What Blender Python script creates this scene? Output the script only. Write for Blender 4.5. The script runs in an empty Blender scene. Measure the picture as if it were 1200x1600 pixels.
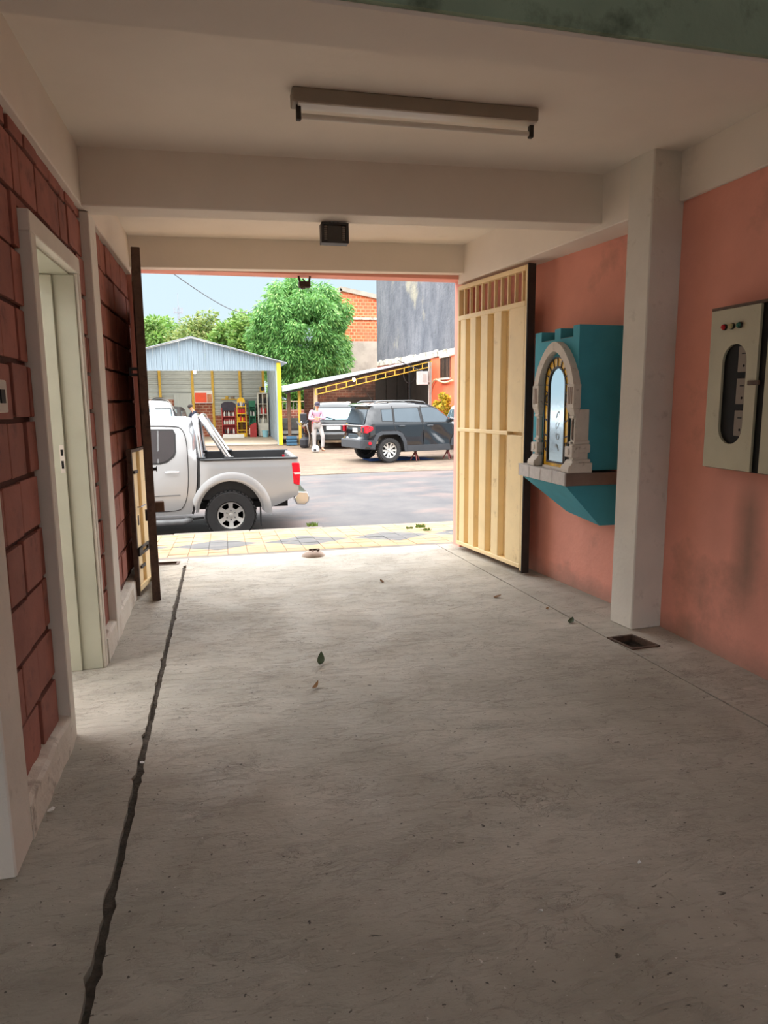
import bpy, bmesh, math, random
import numpy as np
from mathutils import Vector, Matrix, geometry
random.seed(7)
PI = math.pi
SC = bpy.context.scene
COL = SC.collection

# ------------------------------------------------------------------ camera
FPX = 1090.0
YAW, PITCH, ROLL = 0.22496, -0.15910, -0.00830
cf = Vector((math.sin(YAW) * math.cos(PITCH), math.cos(YAW) * math.cos(PITCH), math.sin(PITCH)))
cr = Vector((math.cos(YAW), -math.sin(YAW), 0)); cu = cr.cross(cf)
CR = cr * math.cos(ROLL) + cu * math.sin(ROLL)
CU = cu * math.cos(ROLL) - cr * math.sin(ROLL)
EYE = Vector((0, 0, 1.6))
camd = bpy.data.cameras.new('camera'); cam = bpy.data.objects.new('camera', camd); COL.objects.link(cam)
camd.sensor_fit = 'VERTICAL'; camd.sensor_height = 24.0; camd.lens = FPX / 1600 * 24.0
camd.clip_start = 0.05; camd.clip_end = 600
cam.matrix_world = Matrix(((CR.x, CU.x, -cf.x, EYE.x), (CR.y, CU.y, -cf.y, EYE.y), (CR.z, CU.z, -cf.z, EYE.z), (0, 0, 0, 1)))
SC.camera = cam

# ------------------------------------------------------------------ sky and exposure
SC.view_settings.view_transform = 'Standard'; SC.view_settings.look = 'None'
SC.view_settings.gamma = 1.0; SC.view_settings.use_curve_mapping = False
SC.view_settings.exposure = 0.95
SKY_GAIN = 1.0
wd = bpy.data.worlds.new('overcast'); SC.world = wd; wd.use_nodes = True
wn = wd.node_tree; bg = wn.nodes['Background']
tc = wn.nodes.new('ShaderNodeTexCoord'); sx = wn.nodes.new('ShaderNodeSeparateXYZ'); rp = wn.nodes.new('ShaderNodeValToRGB')
wn.links.new(tc.outputs['Generated'], sx.inputs[0]); wn.links.new(sx.outputs['Z'], rp.inputs[0]); wn.links.new(rp.outputs[0], bg.inputs[0])
# overcast dome: pale blue-white at the horizon, brighter towards the zenith
el = rp.color_ramp.elements
el[0].position = 0.0; el[0].color = (0.405, 0.486, 0.527, 1)
el[1].position = 1.0; el[1].color = (4.5, 4.6, 4.7, 1)
e = el.new(0.18); e.color = (0.378, 0.477, 0.54, 1)
e = el.new(0.36); e.color = (2.0, 2.08, 2.14, 1)
e = el.new(0.6); e.color = (3.4, 3.45, 3.5, 1)
bg.inputs[1].default_value = SKY_GAIN

# ------------------------------------------------------------------ pixel -> place, measured at a known depth
def ray(px, py): return CR * ((px - 600) / FPX) - CU * ((py - 800) / FPX) + cf
def at_y(px, py, Y): d = ray(px, py); return EYE + d * (Y / d.y)
def at_z(px, py, Z): d = ray(px, py); return EYE + d * ((Z - 1.6) / d.z)
def at_x(px, py, X): d = ray(px, py); return EYE + d * (X / d.x)

# ------------------------------------------------------------------ materials
def lin(c):
    out = []
    for v in c[:3]:
        v = v / 255.0
        out.append(v / 12.92 if v <= 0.04045 else ((v + 0.055) / 1.055) ** 2.4)
    return (out[0], out[1], out[2], 1.0)
MATS = {}
class G:
    """small node-graph writer"""
    def __init__(s, name):
        s.m = bpy.data.materials.new(name); s.m.use_nodes = True
        s.t = s.m.node_tree; s.b = s.t.nodes['Principled BSDF']; s.out = s.t.nodes['Material Output']
    def n(s, typ, **kw):
        nd = s.t.nodes.new('ShaderNode' + typ)
        for k, v in kw.items(): setattr(nd, k, v)
        return nd
    def l(s, a, b): s.t.links.new(a, b)
    def pos(s, obj=False):
        if obj: return s.n('TexCoord').outputs['Object']
        return s.n('NewGeometry').outputs['Position']
    def noise(s, vec, scale, detail=5, rough=.55, stretch=None, dist=0):
        if stretch:
            mp = s.n('Mapping'); mp.inputs['Scale'].default_value = stretch; s.l(vec, mp.inputs['Vector']); vec = mp.outputs[0]
        nd = s.n('TexNoise'); nd.inputs['Scale'].default_value = scale; nd.inputs['Detail'].default_value = detail
        nd.inputs['Roughness'].default_value = rough; nd.inputs['Distortion'].default_value = dist
        s.l(vec, nd.inputs['Vector']); return nd.outputs['Fac']
    def rng(s, v, lo, hi, a=0., b=1.):
        nd = s.n('MapRange'); nd.clamp = True
        for i, x in enumerate((lo, hi, a, b)): nd.inputs[i + 1].default_value = x
        s.l(v, nd.inputs[0]); return nd.outputs[0]
    def mix(s, f, a, b, mode='MIX'):
        nd = s.n('Mix', data_type='RGBA', blend_type=mode)
        for k, x in ((0, f), (6, a), (7, b)):
            if hasattr(x, 'is_linked'): s.l(x, nd.inputs[k])
            else: nd.inputs[k].default_value = x
        return nd.outputs[2]
    def math(s, op, a, b=0.):
        nd = s.n('Math', operation=op)
        for k, x in ((0, a), (1, b)):
            if hasattr(x, 'is_linked'): s.l(x, nd.inputs[k])
            else: nd.inputs[k].default_value = x
        return nd.outputs[0]
    def bump(s, h, strength=.3, dist=.01):
        nd = s.n('Bump'); nd.inputs['Strength'].default_value = strength; nd.inputs['Distance'].default_value = dist
        s.l(h, nd.inputs['Height'])
        if s.b.inputs['Normal'].is_linked: s.l(s.b.inputs['Normal'].links[0].from_socket, nd.inputs['Normal'])
        s.l(nd.outputs[0], s.b.inputs['Normal'])
    def done(s, col=None, rough=None, metal=0, spec=None, key=None):
        if col is not None:
            if hasattr(col, 'is_linked'): s.l(col, s.b.inputs['Base Color'])
            else: s.b.inputs['Base Color'].default_value = col
        if rough is not None:
            if hasattr(rough, 'is_linked'): s.l(rough, s.b.inputs['Roughness'])
            else: s.b.inputs['Roughness'].default_value = rough
        s.b.inputs['Metallic'].default_value = metal
        if spec is not None: s.b.inputs['Specular IOR Level'].default_value = spec
        MATS[key or s.m.name] = s.m
        return s.m
def sc3(c, k): c = lin(c); return (min(1, c[0] * k), min(1, c[1] * k), min(1, c[2] * k), 1)
def mk(name, rgb, rough=.6, metal=0, var=.12, scale=6, bump=0, bscale=60, bdist=.004, dirt=None, obj=True, rnd=0, coat=0, spec=None):
    g = G(name); p = g.pos(obj)
    c = g.mix(g.rng(g.noise(p, scale), .3, .7), sc3(rgb, 1 - var), sc3(rgb, 1 + var))
    if rnd:
        oi = g.n('ObjectInfo')
        hs = g.n('HueSaturation'); g.l(c, hs.inputs['Color'])
        g.l(g.rng(oi.outputs['Random'], 0, 1, 1 - rnd, 1 + rnd), hs.inputs['Value']); c = hs.outputs[0]
    if dirt:
        drgb, amt, ds, lo, hi = dirt
        c = g.mix(g.rng(g.noise(p, ds, 8, .65), lo, hi, 0, amt), c, lin(drgb))
    if bump: g.bump(g.noise(p, bscale, 6, .6), bump, bdist)
    if coat: g.b.inputs['Coat Weight'].default_value = coat; g.b.inputs['Coat Roughness'].default_value = .05
    return g.done(c, rough, metal, spec)
def emit(name, rgb, strength):
    g = G(name); g.b.inputs['Emission Color'].default_value = lin(rgb); g.b.inputs['Emission Strength'].default_value = strength
    return g.done(lin(rgb), .5)
def glass(name, rgb, rough=.05, metal=0, alpha_t=0):
    g = G(name)
    if alpha_t: g.b.inputs['Transmission Weight'].default_value = alpha_t
    g.b.inputs['IOR'].default_value = 1.45
    return g.done(lin(rgb), rough, metal, .6)

mk('white_paint', (234, 224, 212), .8, var=.04, scale=1.5, bump=.25, bscale=14, bdist=.006, dirt=((160, 142, 124), .4, 1.6, .64, .85), obj=False)
mk('column_paint', (226, 220, 210), .85, var=.06, scale=3, bump=.4, bscale=30, bdist=.006, dirt=((150, 140, 126), .5, 9, .6, .8), obj=False)
mk('pink_wall', (228, 156, 138), .85, var=.07, scale=2.2, bump=.45, bscale=9, bdist=.012, dirt=((150, 118, 104), .6, 1.4, .56, .74), obj=False)
mk('added_grey_skin', (206, 204, 200), .9, var=.06, scale=2, bump=.2, bscale=20, obj=False)
mk('pink_facade', (240, 168, 152), .85, var=.05, scale=3, bump=.2, bscale=20, obj=False)
mk('green_wall', (150, 172, 148), .9, var=.12, scale=3, bump=.4, bscale=20, dirt=((66, 78, 62), .8, 4, .5, .7), obj=False)
mk('mortar', (92, 58, 50), .95, var=.2, scale=14, bump=.6, bscale=60, obj=False)
mk('brick_clay', (158, 98, 84), .85, var=.14, scale=5, bump=.35, bscale=40, bdist=.004, dirt=((96, 64, 58), .6, 9, .55, .7), obj=False, rnd=.13)
mk('plinth_paint', (222, 214, 202), .9, var=.08, scale=6, bump=.6, bscale=24, bdist=.01, dirt=((120, 100, 84), .8, 6, .55, .68), obj=False)
mk('door_trim', (224, 218, 206), .7, var=.06, scale=5, bump=.15, bscale=30, dirt=((140, 126, 110), .5, 14, .64, .8), obj=False)
mk('reveal_paint', (192, 194, 176), .75, var=.08, scale=3, bump=.1, bscale=20, dirt=((160, 158, 136), .5, 3, .58, .85), obj=False)
mk('rusty_steel', (92, 70, 56), .7, var=.25, scale=18, bump=.3, bscale=60, dirt=((52, 38, 30), .7, 14, .5, .65))
mk('dark_steel', (46, 40, 36), .6, var=.2, scale=12)
mk('cream_steel', (246, 220, 170), .5, var=.06, scale=4, dirt=((170, 136, 84), .5, 7, .62, .75))
mk('teal_paint', (66, 160, 180), .75, var=.07, scale=6, bump=.15, bscale=40)
mk('shrine_white', (214, 206, 196), .8, var=.06, scale=10, bump=.2, bscale=60, dirt=((110, 92, 80), .6, 22, .58, .7))
mk('shrine_brown', (134, 112, 100), .9, var=.1, scale=14, bump=.3, bscale=60)
mk('ledge_tile', (196, 190, 186), .6, var=.1, scale=30, bump=.15, bscale=80)
mk('amber_glass', (226, 176, 40), .25, var=.3, scale=14)
mk('lead_came', (50, 42, 34), .5, var=.1)
g = MATS['pink_wall']; t_ = g.node_tree; b_ = t_.nodes['Principled BSDF']; src = b_.inputs['Base Color'].links[0].from_socket
w_ = G('pink_wall_stained'); w_.t = t_; p = w_.pos(); s_ = w_.n('SeparateXYZ'); w_.l(p, s_.inputs[0])
ax = w_.math('ABSOLUTE', w_.math('SUBTRACT', s_.outputs[1], 3.42)); run = w_.rng(w_.math('ADD', ax, w_.math('MULTIPLY', w_.noise(p, 3, 5), .12)), .06, .20, 1, 0)
run = w_.math('MULTIPLY', run, w_.rng(s_.outputs[2], .95, 1.2, 1, 0)); run = w_.math('MULTIPLY', run, w_.rng(s_.outputs[2], .25, .55))
low = w_.rng(w_.math('ADD', s_.outputs[2], w_.math('MULTIPLY', w_.noise(p, 4, 6, .65), .22)), .10, .26, .65, 0)
c = w_.mix(w_.math('MULTIPLY', run, .65), src, lin((126, 106, 92))); c = w_.mix(low, c, lin((140, 118, 106))); t_.links.new(c, b_.inputs['Base Color'])
g = G('frosted_mirror'); g.bump(g.noise(g.pos(True), 22, 3, .5), .12, .003); g.done(lin((196, 214, 222)), .13, 1)
mk('panel_enamel', (186, 178, 150), .5, var=.06, scale=5, dirt=((120, 92, 60), .5, 9, .64, .76), obj=False)
mk('panel_dark', (10, 9, 9), .8, var=.1)
mk('meter_face', (132, 118, 104), .6, var=.08)
mk('red_lens', (196, 30, 40), .25, var=.05); mk('green_lens', (60, 110, 92), .25, var=.05); mk('amber_lens', (190, 178, 130), .3, var=.05)
mk('steel_lamp', (150, 138, 124), .5, var=.05); mk('tube_glass', (226, 220, 210), .3, var=.02)
mk('flood_black', (48, 44, 40), .5, var=.1); mk('flood_glass', (70, 66, 62), .15, var=.1)
mk('lamp_brown', (66, 46, 34), .7, var=.15)
mk('leaf_green', (60, 72, 44), .6, var=.15, scale=30); mk('leaf_brown', (128, 88, 48), .7, var=.2, scale=30)
mk('paper_white', (232, 232, 230), .8, var=.03)
mk('concrete_lump', (176, 158, 146), .95, var=.1, scale=14, bump=.5, bscale=40)
mk('kerb_stone', (120, 112, 103), .95, var=.12, scale=9, bump=.5, bscale=40, obj=False)
mk('weed_green', (92, 118, 44), .6, var=.3, scale=9)
# street
mk('truck_silver', (182, 182, 183), .32, .55, var=.02, scale=2, coat=.6)
mk('truck_liner', (34, 34, 36), .6, var=.1)
mk('rubber', (38, 36, 36), .8, var=.15, scale=20, bump=.4, bscale=60)
mk('alloy', (206, 204, 200), .35, .6, var=.04); mk('chrome', (206, 206, 208), .16, 1, var=.01)
mk('seam_dark', (40, 38, 38), .7, var=.05)
mk('dark_glass', (40, 32, 34), .06, var=.1, spec=.8)
mk('glass_blue', (120, 146, 156), .08, .35, var=.06, scale=3)
mk('window_mirror', (84, 92, 98), .06, .75, var=.05, scale=3)
mk('tail_red', (206, 22, 40), .2, var=.15, scale=22)
mk('jeep_paint', (14, 16, 22), .05, .0, var=.04, coat=1)
mk('cladding', (58, 61, 66), .65, var=.08)
mk('van_paint', (44, 47, 48), .28, .3, var=.05, coat=.6)
mk('white_car', (232, 234, 234), .3, .1, var=.02, coat=.5)
mk('plate_white', (226, 226, 224), .5, var=.03)
mk('corrugated', (150, 165, 175), .5, .25, var=.05, scale=1.2, obj=False)
mk('corrugated_dim', (172, 178, 176), .5, .2, var=.08, scale=1.5, obj=False)
mk('roof_sheet', (168, 172, 178), .5, .2, var=.05, scale=1.5, obj=False)
mk('yellow_paint', (240, 206, 40), .5, var=.06); mk('yellow_old', (206, 168, 60), .6, var=.15, scale=5)
mk('post_wood', (112, 84, 66), .9, var=.2, scale=8)
mk('orange_wall', (238, 118, 84), .9, var=.06, scale=2, bump=.2, bscale=8, obj=False, dirt=((200, 150, 120), .5, 2, .6, .75))
mk('stone_trim', (206, 198, 180), .95, var=.18, scale=5, bump=.6, bscale=14, obj=False, dirt=((110, 104, 98), .8, 3.5, .52, .66))
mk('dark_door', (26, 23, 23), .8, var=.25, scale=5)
mk('dark_wall', (40, 33, 31), .95, var=.3, scale=3)  # near-black surface for the walls beneath the lean-to roof
mk('meter_box', (196, 196, 194), .6, var=.08, scale=6, dirt=((130, 120, 110), .5, 6, .55, .7))
mk('pipe_grey', (176, 170, 164), .6, var=.06); mk('pipe_cream', (214, 186, 150), .6, var=.06)
mk('bark', (92, 78, 64), .95, var=.3, scale=12, bump=.6, bscale=20)
mk('tower_steel', (150, 152, 160), .6, var=.05)
mk('cable_black', (90, 96, 104), .7, var=.05)
mk('skin', (206, 152, 122), .6, var=.06, scale=20); mk('hair_dark', (44, 38, 36), .8, var=.1)
mk('shirt_pink', (190, 148, 166), .85, var=.1, scale=14); mk('trousers_grey', (158, 152, 148), .9, var=.06, scale=9)
mk('cap_navy', (62, 56, 72), .8, var=.1); mk('belt_dark', (50, 40, 40), .6, var=.1); mk('shoe_tan', (140, 96, 72), .7, var=.1)
mk('shirt_navy', (42, 46, 60), .9, var=.1)
mk('banner_orange', (238, 92, 60), .7, var=.05); mk('banner_photo', (190, 130, 96), .7, var=.3, scale=5)
mk('sign_purple', (44, 38, 56), .6, var=.3, scale=9); mk('shelf_red', (168, 52, 52), .6, var=.1); mk('shelf_green', (34, 112, 84), .6, var=.1)
mk('shelf_yellow', (240, 190, 30), .5, var=.05); mk('cabinet_white', (220, 218, 208), .6, var=.05); mk('bucket_blue', (150, 204, 218), .6, var=.06)
mk('bottle_white', (222, 222, 220), .4, var=.05); mk('bottle_red', (204, 44, 44), .4, var=.08); mk('bottle_blue', (80, 96, 160), .4, var=.1); mk('bottle_dark', (50, 50, 54), .4, var=.1)
mk('crate_blue', (66, 104, 130), .7, var=.1); mk('junk_grey', (112, 112, 112), .6, .3, var=.2, scale=8); mk('junk_dark', (44, 44, 48), .6, .2, var=.2)
mk('jack_red', (110, 44, 40), .6, var=.2); mk('tarp_blue', (44, 84, 150), .6, var=.1)
mk('concrete_pad', (180, 166, 148), .95, var=.1, scale=3, bump=.3, bscale=20, obj=False)
emit('bulb_on', (255, 236, 196), 30.0)

# concrete floor: cross-swept streaks, pits, stains and pale scuffs
g = G('floor_concrete'); p = g.pos()
c = g.mix(g.rng(g.noise(p, 1.1, 6, .6), .32, .68), lin((156, 149, 136)), lin((192, 184, 171)))
streak = g.noise(p, 2.4, 8, .66, (1.0, 4.5, 1), 1.0)
c = g.mix(g.rng(streak, .50, .72, 0, .45), c, lin((150, 139, 128)))
c = g.mix(g.rng(g.noise(p, 2.0, 8, .7, (1, 3, 1)), .60, .70, 0, .5), c, lin((206, 196, 184)))
pit = g.noise(p, 26, 4, .6, (1, 2.2, 1), .5)
c = g.mix(g.rng(pit, .65, .72, 0, .85), c, lin((66, 60, 53)))
c = g.mix(g.rng(g.noise(p, 60, 3, .6), .69, .73, 0, .7), c, lin((225, 220, 212)))
chip = g.noise(p, 5, 9, .72, (1, 2.4, 1), 1.2)
c = g.mix(g.rng(chip, .60, .66, 0, .5), c, lin((128, 116, 106)))
c = g.mix(g.rng(g.noise(p, .9, 6, .6), .48, .66, 0, .35), c, lin((140, 134, 122)))
dots = g.noise(p, 44, 2, .5); c = g.mix(g.rng(dots, .70, .74, 0, .85), c, lin((52, 46, 42)))
g.bump(g.rng(chip, .54, .60), .5, .008)
g.bump(streak, .35, .012); g.bump(pit, .45, .008)
g.bump(g.noise(p, 140, 4, .7), .35, .003)
n1 = g.noise(p, 2.6, 7, .68, (1, 1.7, 1), .8); ridge = g.math('ABSOLUTE', g.math('SUBTRACT', n1, .5))
crk = g.math('MULTIPLY', g.rng(ridge, .0, .010, 1, 0), g.rng(g.noise(p, 1.3, 4, .6), .50, .60))
n2 = g.noise(p, 7, 6, .7, (1, 2.6, 1), 1.4); rid2 = g.math('ABSOLUTE', g.math('SUBTRACT', n2, .5))
crk2 = g.math('MULTIPLY', g.rng(rid2, .0, .014, 1, 0), g.rng(g.noise(p, 2.1, 4, .6), .52, .62))
both = g.math('MAXIMUM', crk, crk2)
c = g.mix(g.math('MULTIPLY', both, .42), c, lin((78, 72, 62)))
inv = g.math('SUBTRACT', 1.0, both); g.bump(inv, .4, .005)
g.done(c, g.rng(g.noise(p, 3, 4), .3, .7, .62, .85))
# pavement tiles: cream-yellow with a printed row of grey lozenges
g = G('pavement_tile'); p = g.pos(); xyz = g.n('SeparateXYZ'); g.l(p, xyz.inputs[0])
u = g.math('ABSOLUTE', g.math('SUBTRACT', g.math('FRACT', g.math('DIVIDE', g.math('ADD', xyz.outputs[0], .63 + 3 * 1.04), 1.04)), .5))
v = g.math('ABSOLUTE', g.math('DIVIDE', g.math('SUBTRACT', xyz.outputs[1], 8.22), .44))
dm = g.math('ADD', g.math('MULTIPLY', u, 2.0), v)
yc = g.mix(g.rng(g.noise(p, 5, 5), .35, .65), lin((156, 128, 90)), lin((158, 134, 112)))
c = g.mix(g.rng(dm, .97, 1.0), lin((98, 96, 95)), yc)
c = g.mix(g.rng(g.noise(p, 9, 7, .65), .55, .75, 0, .5), c, lin((150, 134, 114)))
oi = g.n('ObjectInfo'); hs = g.n('HueSaturation'); g.l(c, hs.inputs['Color']); g.l(g.rng(oi.outputs['Random'], 0, 1, .95, 1.04), hs.inputs['Value'])
g.bump(g.noise(p, 60, 4), .3, .004); g.done(hs.outputs[0], .9)
# asphalt with pinkish dust; earth yard
g = G('asphalt'); p = g.pos()
c = g.mix(g.rng(g.noise(p, 1.2, 6, .6), .35, .65), lin((71, 69, 71)), lin((88, 84, 83)))
c = g.mix(g.rng(g.noise(p, .55, 5, .6, (1, 2.2, 1)), .5, .66, 0, .75), c, lin((112, 94, 88)))
c = g.mix(g.rng(g.noise(p, 90, 3), .58, .7, 0, .7), c, lin((66, 65, 66)))
g.bump(g.noise(p, 45, 4, .7), .6, .012); g.done(c, .85)
g = G('earth_yard'); p = g.pos()
c = g.mix(g.rng(g.noise(p, .7, 6, .6), .35, .65), lin((116, 97, 83)), lin((134, 117, 98)))
c = g.mix(g.rng(g.noise(p, 1.6, 7, .65, (1, 2, 1)), .54, .68, 0, .8), c, lin((94, 79, 70)))
c = g.mix(g.rng(g.noise(p, 1.1, 6, .6), .66, .72, 0, .6), c, lin((92, 98, 52)))
c = g.mix(g.rng(g.noise(p, 5, 7, .75, (1, 1.6, 1)), .52, .66, 0, .6), c, lin((84, 70, 62)))
c = g.mix(g.rng(g.noise(p, 7, 5, .7), .62, .7, 0, .6), c, lin((168, 150, 130)))
g.bump(g.noise(p, 9, 6, .7), 1, .06); g.done(c, .95)
# far masonry, too small in the picture to tell the bricks apart
def brickmat(name, c1, c2, cm, sx_, sz_, axis='xz', dirt=None):
    g = G(name); p = g.pos(); s = g.n('SeparateXYZ'); g.l(p, s.inputs[0]); cb = g.n('CombineXYZ')
    g.l(s.outputs[0 if axis == 'xz' else 1], cb.inputs[0]); g.l(s.outputs[2], cb.inputs[1])
    b = g.n('TexBrick'); g.l(cb.outputs[0], b.inputs['Vector'])
    b.inputs['Color1'].default_value = lin(c1); b.inputs['Color2'].default_value = lin(c2); b.inputs['Mortar'].default_value = lin(cm)
    b.inputs['Scale'].default_value = 1; b.inputs['Brick Width'].default_value = sx_; b.inputs['Row Height'].default_value = sz_
    b.inputs['Mortar Size'].default_value = sz_ * .12; c = b.outputs['Color']
    if dirt: c = g.mix(g.rng(g.noise(p, dirt[1], 7, .65), dirt[2], dirt[3], 0, .85), c, lin(dirt[0]))
    g.bump(b.outputs['Fac'], -.4, .02); return g.done(c, .95)
brickmat('far_brick', (232, 112, 70), (214, 92, 58), (226, 158, 120), .3, .2, dirt=((196, 120, 90), .7, .5, .7))
brickmat('yard_brick', (178, 106, 82), (150, 84, 66), (196, 166, 146), .3, .14, dirt=((110, 80, 70), 2, .5, .7))
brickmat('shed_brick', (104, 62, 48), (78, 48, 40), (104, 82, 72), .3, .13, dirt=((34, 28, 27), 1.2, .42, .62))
mk('far_render', (176, 164, 152), .95, var=.15, scale=1.2, bump=.3, bscale=3, obj=False, dirt=((128, 118, 110), .7, 1, .5, .7))
g = G('grey_render'); p = g.pos()
c = g.mix(g.rng(g.noise(p, 1.1, 7, .65, (1, 1, .5)), .35, .65), lin((88, 90, 97)), lin((120, 120, 124)))
c = g.mix(g.rng(g.noise(p, 4, 8, .7, (1, 1, .35)), .52, .68, 0, .6), c, lin((72, 74, 80)))
c = g.mix(g.rng(g.noise(p, .5, 6, .6, (1, 1, .8)), .60, .70, 0, .9), c, lin((160, 152, 132)))
g.bump(g.noise(p, 5, 7, .7), .9, .05); g.done(c, .95)
def leafmat(name, a, b, c_):
    g = G(name); r = g.n('NewGeometry').outputs['Random Per Island']
    c = g.mix(g.rng(r, 0, .55), lin(a), lin(b)); c = g.mix(g.rng(r, .7, 1), c, lin(c_))
    g.b.inputs['Subsurface Weight'].default_value = 0
    tr = g.n('BsdfTranslucent'); g.l(c, tr.inputs[0]); mx = g.n('MixShader'); mx.inputs[0].default_value = .35
    g.l(g.b.outputs[0], mx.inputs[1]); g.l(tr.outputs[0], mx.inputs[2]); g.l(mx.outputs[0], g.out.inputs[0])
    return g.done(c, .55)
leafmat('mango_leaf', (62, 112, 52), (112, 166, 84), (172, 208, 124))
leafmat('far_leaf', (84, 126, 52), (118, 154, 72), (154, 170, 98))
leafmat('far_leaf_yellow', (92, 122, 56), (132, 148, 78), (164, 166, 106))
leafmat('hedge_leaf', (60, 110, 46), (110, 160, 70), (170, 200, 100))
leafmat('flower_leaf', (104, 128, 48), (206, 178, 56), (226, 204, 84))

# ------------------------------------------------------------------ mesh helpers
ORG = {}
class MB:
    def __init__(s): s.v = []; s.f = []; s.mi = []; s.m = 0
    def add(s, vs, fs, m=None):
        o = len(s.v); s.v += [tuple(v) for v in vs]
        for f in fs: s.f.append(tuple(i + o for i in f)); s.mi.append(s.m if m is None else m)
        return s
    def hexa(s, p, m=None):
        """8 corners: bottom ring then top ring, both counter-clockwise from above"""
        return s.add(p, [(3, 2, 1, 0), (4, 5, 6, 7), (0, 1, 5, 4), (1, 2, 6, 5), (2, 3, 7, 6), (3, 0, 4, 7)], m)
    def box(s, x0, x1, y0, y1, z0, z1, m=None):
        return s.hexa([(x0, y0, z0), (x1, y0, z0), (x1, y1, z0), (x0, y1, z0), (x0, y0, z1), (x1, y0, z1), (x1, y1, z1), (x0, y1, z1)], m)
    def bar(s, a, b, w, h=None, up=(0, 0, 1), m=None):
        a = Vector(a); b = Vector(b); d = (b - a).normalized(); u = Vector(up)
        if abs(d.dot(u)) > .98: u = Vector((1, 0, 0))
        x = d.cross(u).normalized(); z = x.cross(d); h = w if h is None else h
        q = lambda c, i, j: c + x * (i * w / 2) + z * (j * h / 2)
        return s.add([q(a, -1, -1), q(a, 1, -1), q(a, 1, 1), q(a, -1, 1), q(b, -1, -1), q(b, 1, -1), q(b, 1, 1), q(b, -1, 1)],
                     [(0, 1, 2, 3), (7, 6, 5, 4), (1, 0, 4, 5), (2, 1, 5, 6), (3, 2, 6, 7), (0, 3, 7, 4)], m)
    def prism(s, poly, fa, fb, m=None):
        """poly: 2-D points; fa/fb map (u,v) to 3-D at each cap"""
        n = len(poly); a = [fa(*q) for q in poly]; b = [fb(*q) for q in poly]
        fs = [tuple(range(n - 1, -1, -1)), tuple(range(n, 2 * n))] + [(i, (i + 1) % n, n + (i + 1) % n, n + i) for i in range(n)]
        return s.add(a + b, fs, m)
    def tube(s, path, r, n=8, m=None, cap=True):
        path = [Vector(p) for p in path]; rs = r if isinstance(r, (list, tuple)) else [r] * len(path)
        vs = []; fs = []; ref = None
        for i, p in enumerate(path):
            d = (path[min(i + 1, len(path) - 1)] - path[max(i - 1, 0)]).normalized()
            if ref is None: ref = Vector((0, 0, 1)) if abs(d.z) < .9 else Vector((1, 0, 0))
            x = d.cross(ref).normalized(); y = x.cross(d); ref = y
            for k in range(n):
                a = 2 * PI * k / n; vs.append(p + (x * math.cos(a) + y * math.sin(a)) * rs[i])
        for i in range(len(path) - 1):
            for k in range(n): fs.append((i * n + k, i * n + (k + 1) % n, (i + 1) * n + (k + 1) % n, (i + 1) * n + k))
        if cap: fs += [tuple(range(n - 1, -1, -1)), tuple(range((len(path) - 1) * n, len(path) * n))]
        return s.add(vs, fs, m)
    def lathe(s, prof, c=(0, 0, 0), axis='z', n=20, m=None, sx=1, sy=1, cap=True):
        vs = []; fs = []; c = Vector(c); P = len(prof)
        for k in range(n):
            a = 2 * PI * k / n
            for r, h in prof:
                q = (r * math.cos(a) * sx, r * math.sin(a) * sy, h)
                if axis == 'y': q = (q[0], h, q[1])
                elif axis == 'x': q = (h, q[0], q[1])
                vs.append(c + Vector(q))
        for k in range(n):
            for i in range(P - 1):
                a, b = k * P + i, ((k + 1) % n) * P + i; fs.append((a, b, b + 1, a + 1))
        for i, flip in ((0, True), (P - 1, False)):
            if cap and prof[i][0] > 1e-6:
                r = [k * P + i for k in range(n)]; fs.append(tuple(r[::-1] if flip else r))
        return s.add(vs, fs, m)
    def ball(s, c, r, n=10, sc=(1, 1, 1), m=None):
        k = max(4, n // 2)
        s.lathe([(max(1e-7, math.sin(PI * i / k)) * 1.0 * r, -math.cos(PI * i / k) * r) for i in range(k + 1)], (0, 0, 0), 'z', n, m)
        cnt = n * (k + 1)
        for i in range(len(s.v) - cnt, len(s.v)):
            v = s.v[i]; s.v[i] = (v[0] * sc[0] + c[0], v[1] * sc[1] + c[1], v[2] * sc[2] + c[2])
        return s
    def build(s, name, mats, parent=None, bevel=0, smooth=None, seg=1):
        me = bpy.data.meshes.new(name)
        off = ORG.get(parent.name, (0, 0, 0)) if parent else (0, 0, 0)
        me.from_pydata([(v[0] - off[0], v[1] - off[1], v[2] - off[2]) for v in s.v], [], s.f)
        bm = bmesh.new(); bm.from_mesh(me); bmesh.ops.recalc_face_normals(bm, faces=bm.faces)
        bm.to_mesh(me); bm.free()
        if isinstance(mats, str): mats = [mats]
        for mn in mats: me.materials.append(MATS[mn])
        if len(mats) > 1: me.polygons.foreach_set('material_index', s.mi)
        if smooth is not None:
            me.polygons.foreach_set('use_smooth', [True] * len(me.polygons)); me.set_sharp_from_angle(angle=math.radians(smooth))
        o = bpy.data.objects.new(name, me); COL.objects.link(o)
        if parent: o.parent = parent; ORG[o.name] = off
        if bevel:
            b = o.modifiers.new('Bevel', 'BEVEL'); b.width = bevel; b.segments = seg; b.limit_method = 'ANGLE'; b.angle_limit = math.radians(40); b.harden_normals = False
        return o
def tag(o, label=None, cat=None, group=None, kind=None):
    for k, x in (('label', label), ('category', cat), ('group', group), ('kind', kind)):
        if x: o[k] = x
    return o
def thing(name, label, cat, loc=(0, 0, 0), rotz=0, group=None, world=True):
    o = bpy.data.objects.new(name, None); COL.objects.link(o); o.location = loc; o.rotation_euler = (0, 0, rotz); o.empty_display_size = .1
    ORG[o.name] = tuple(loc) if world else (0, 0, 0)
    return tag(o, label, cat, group)
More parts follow.
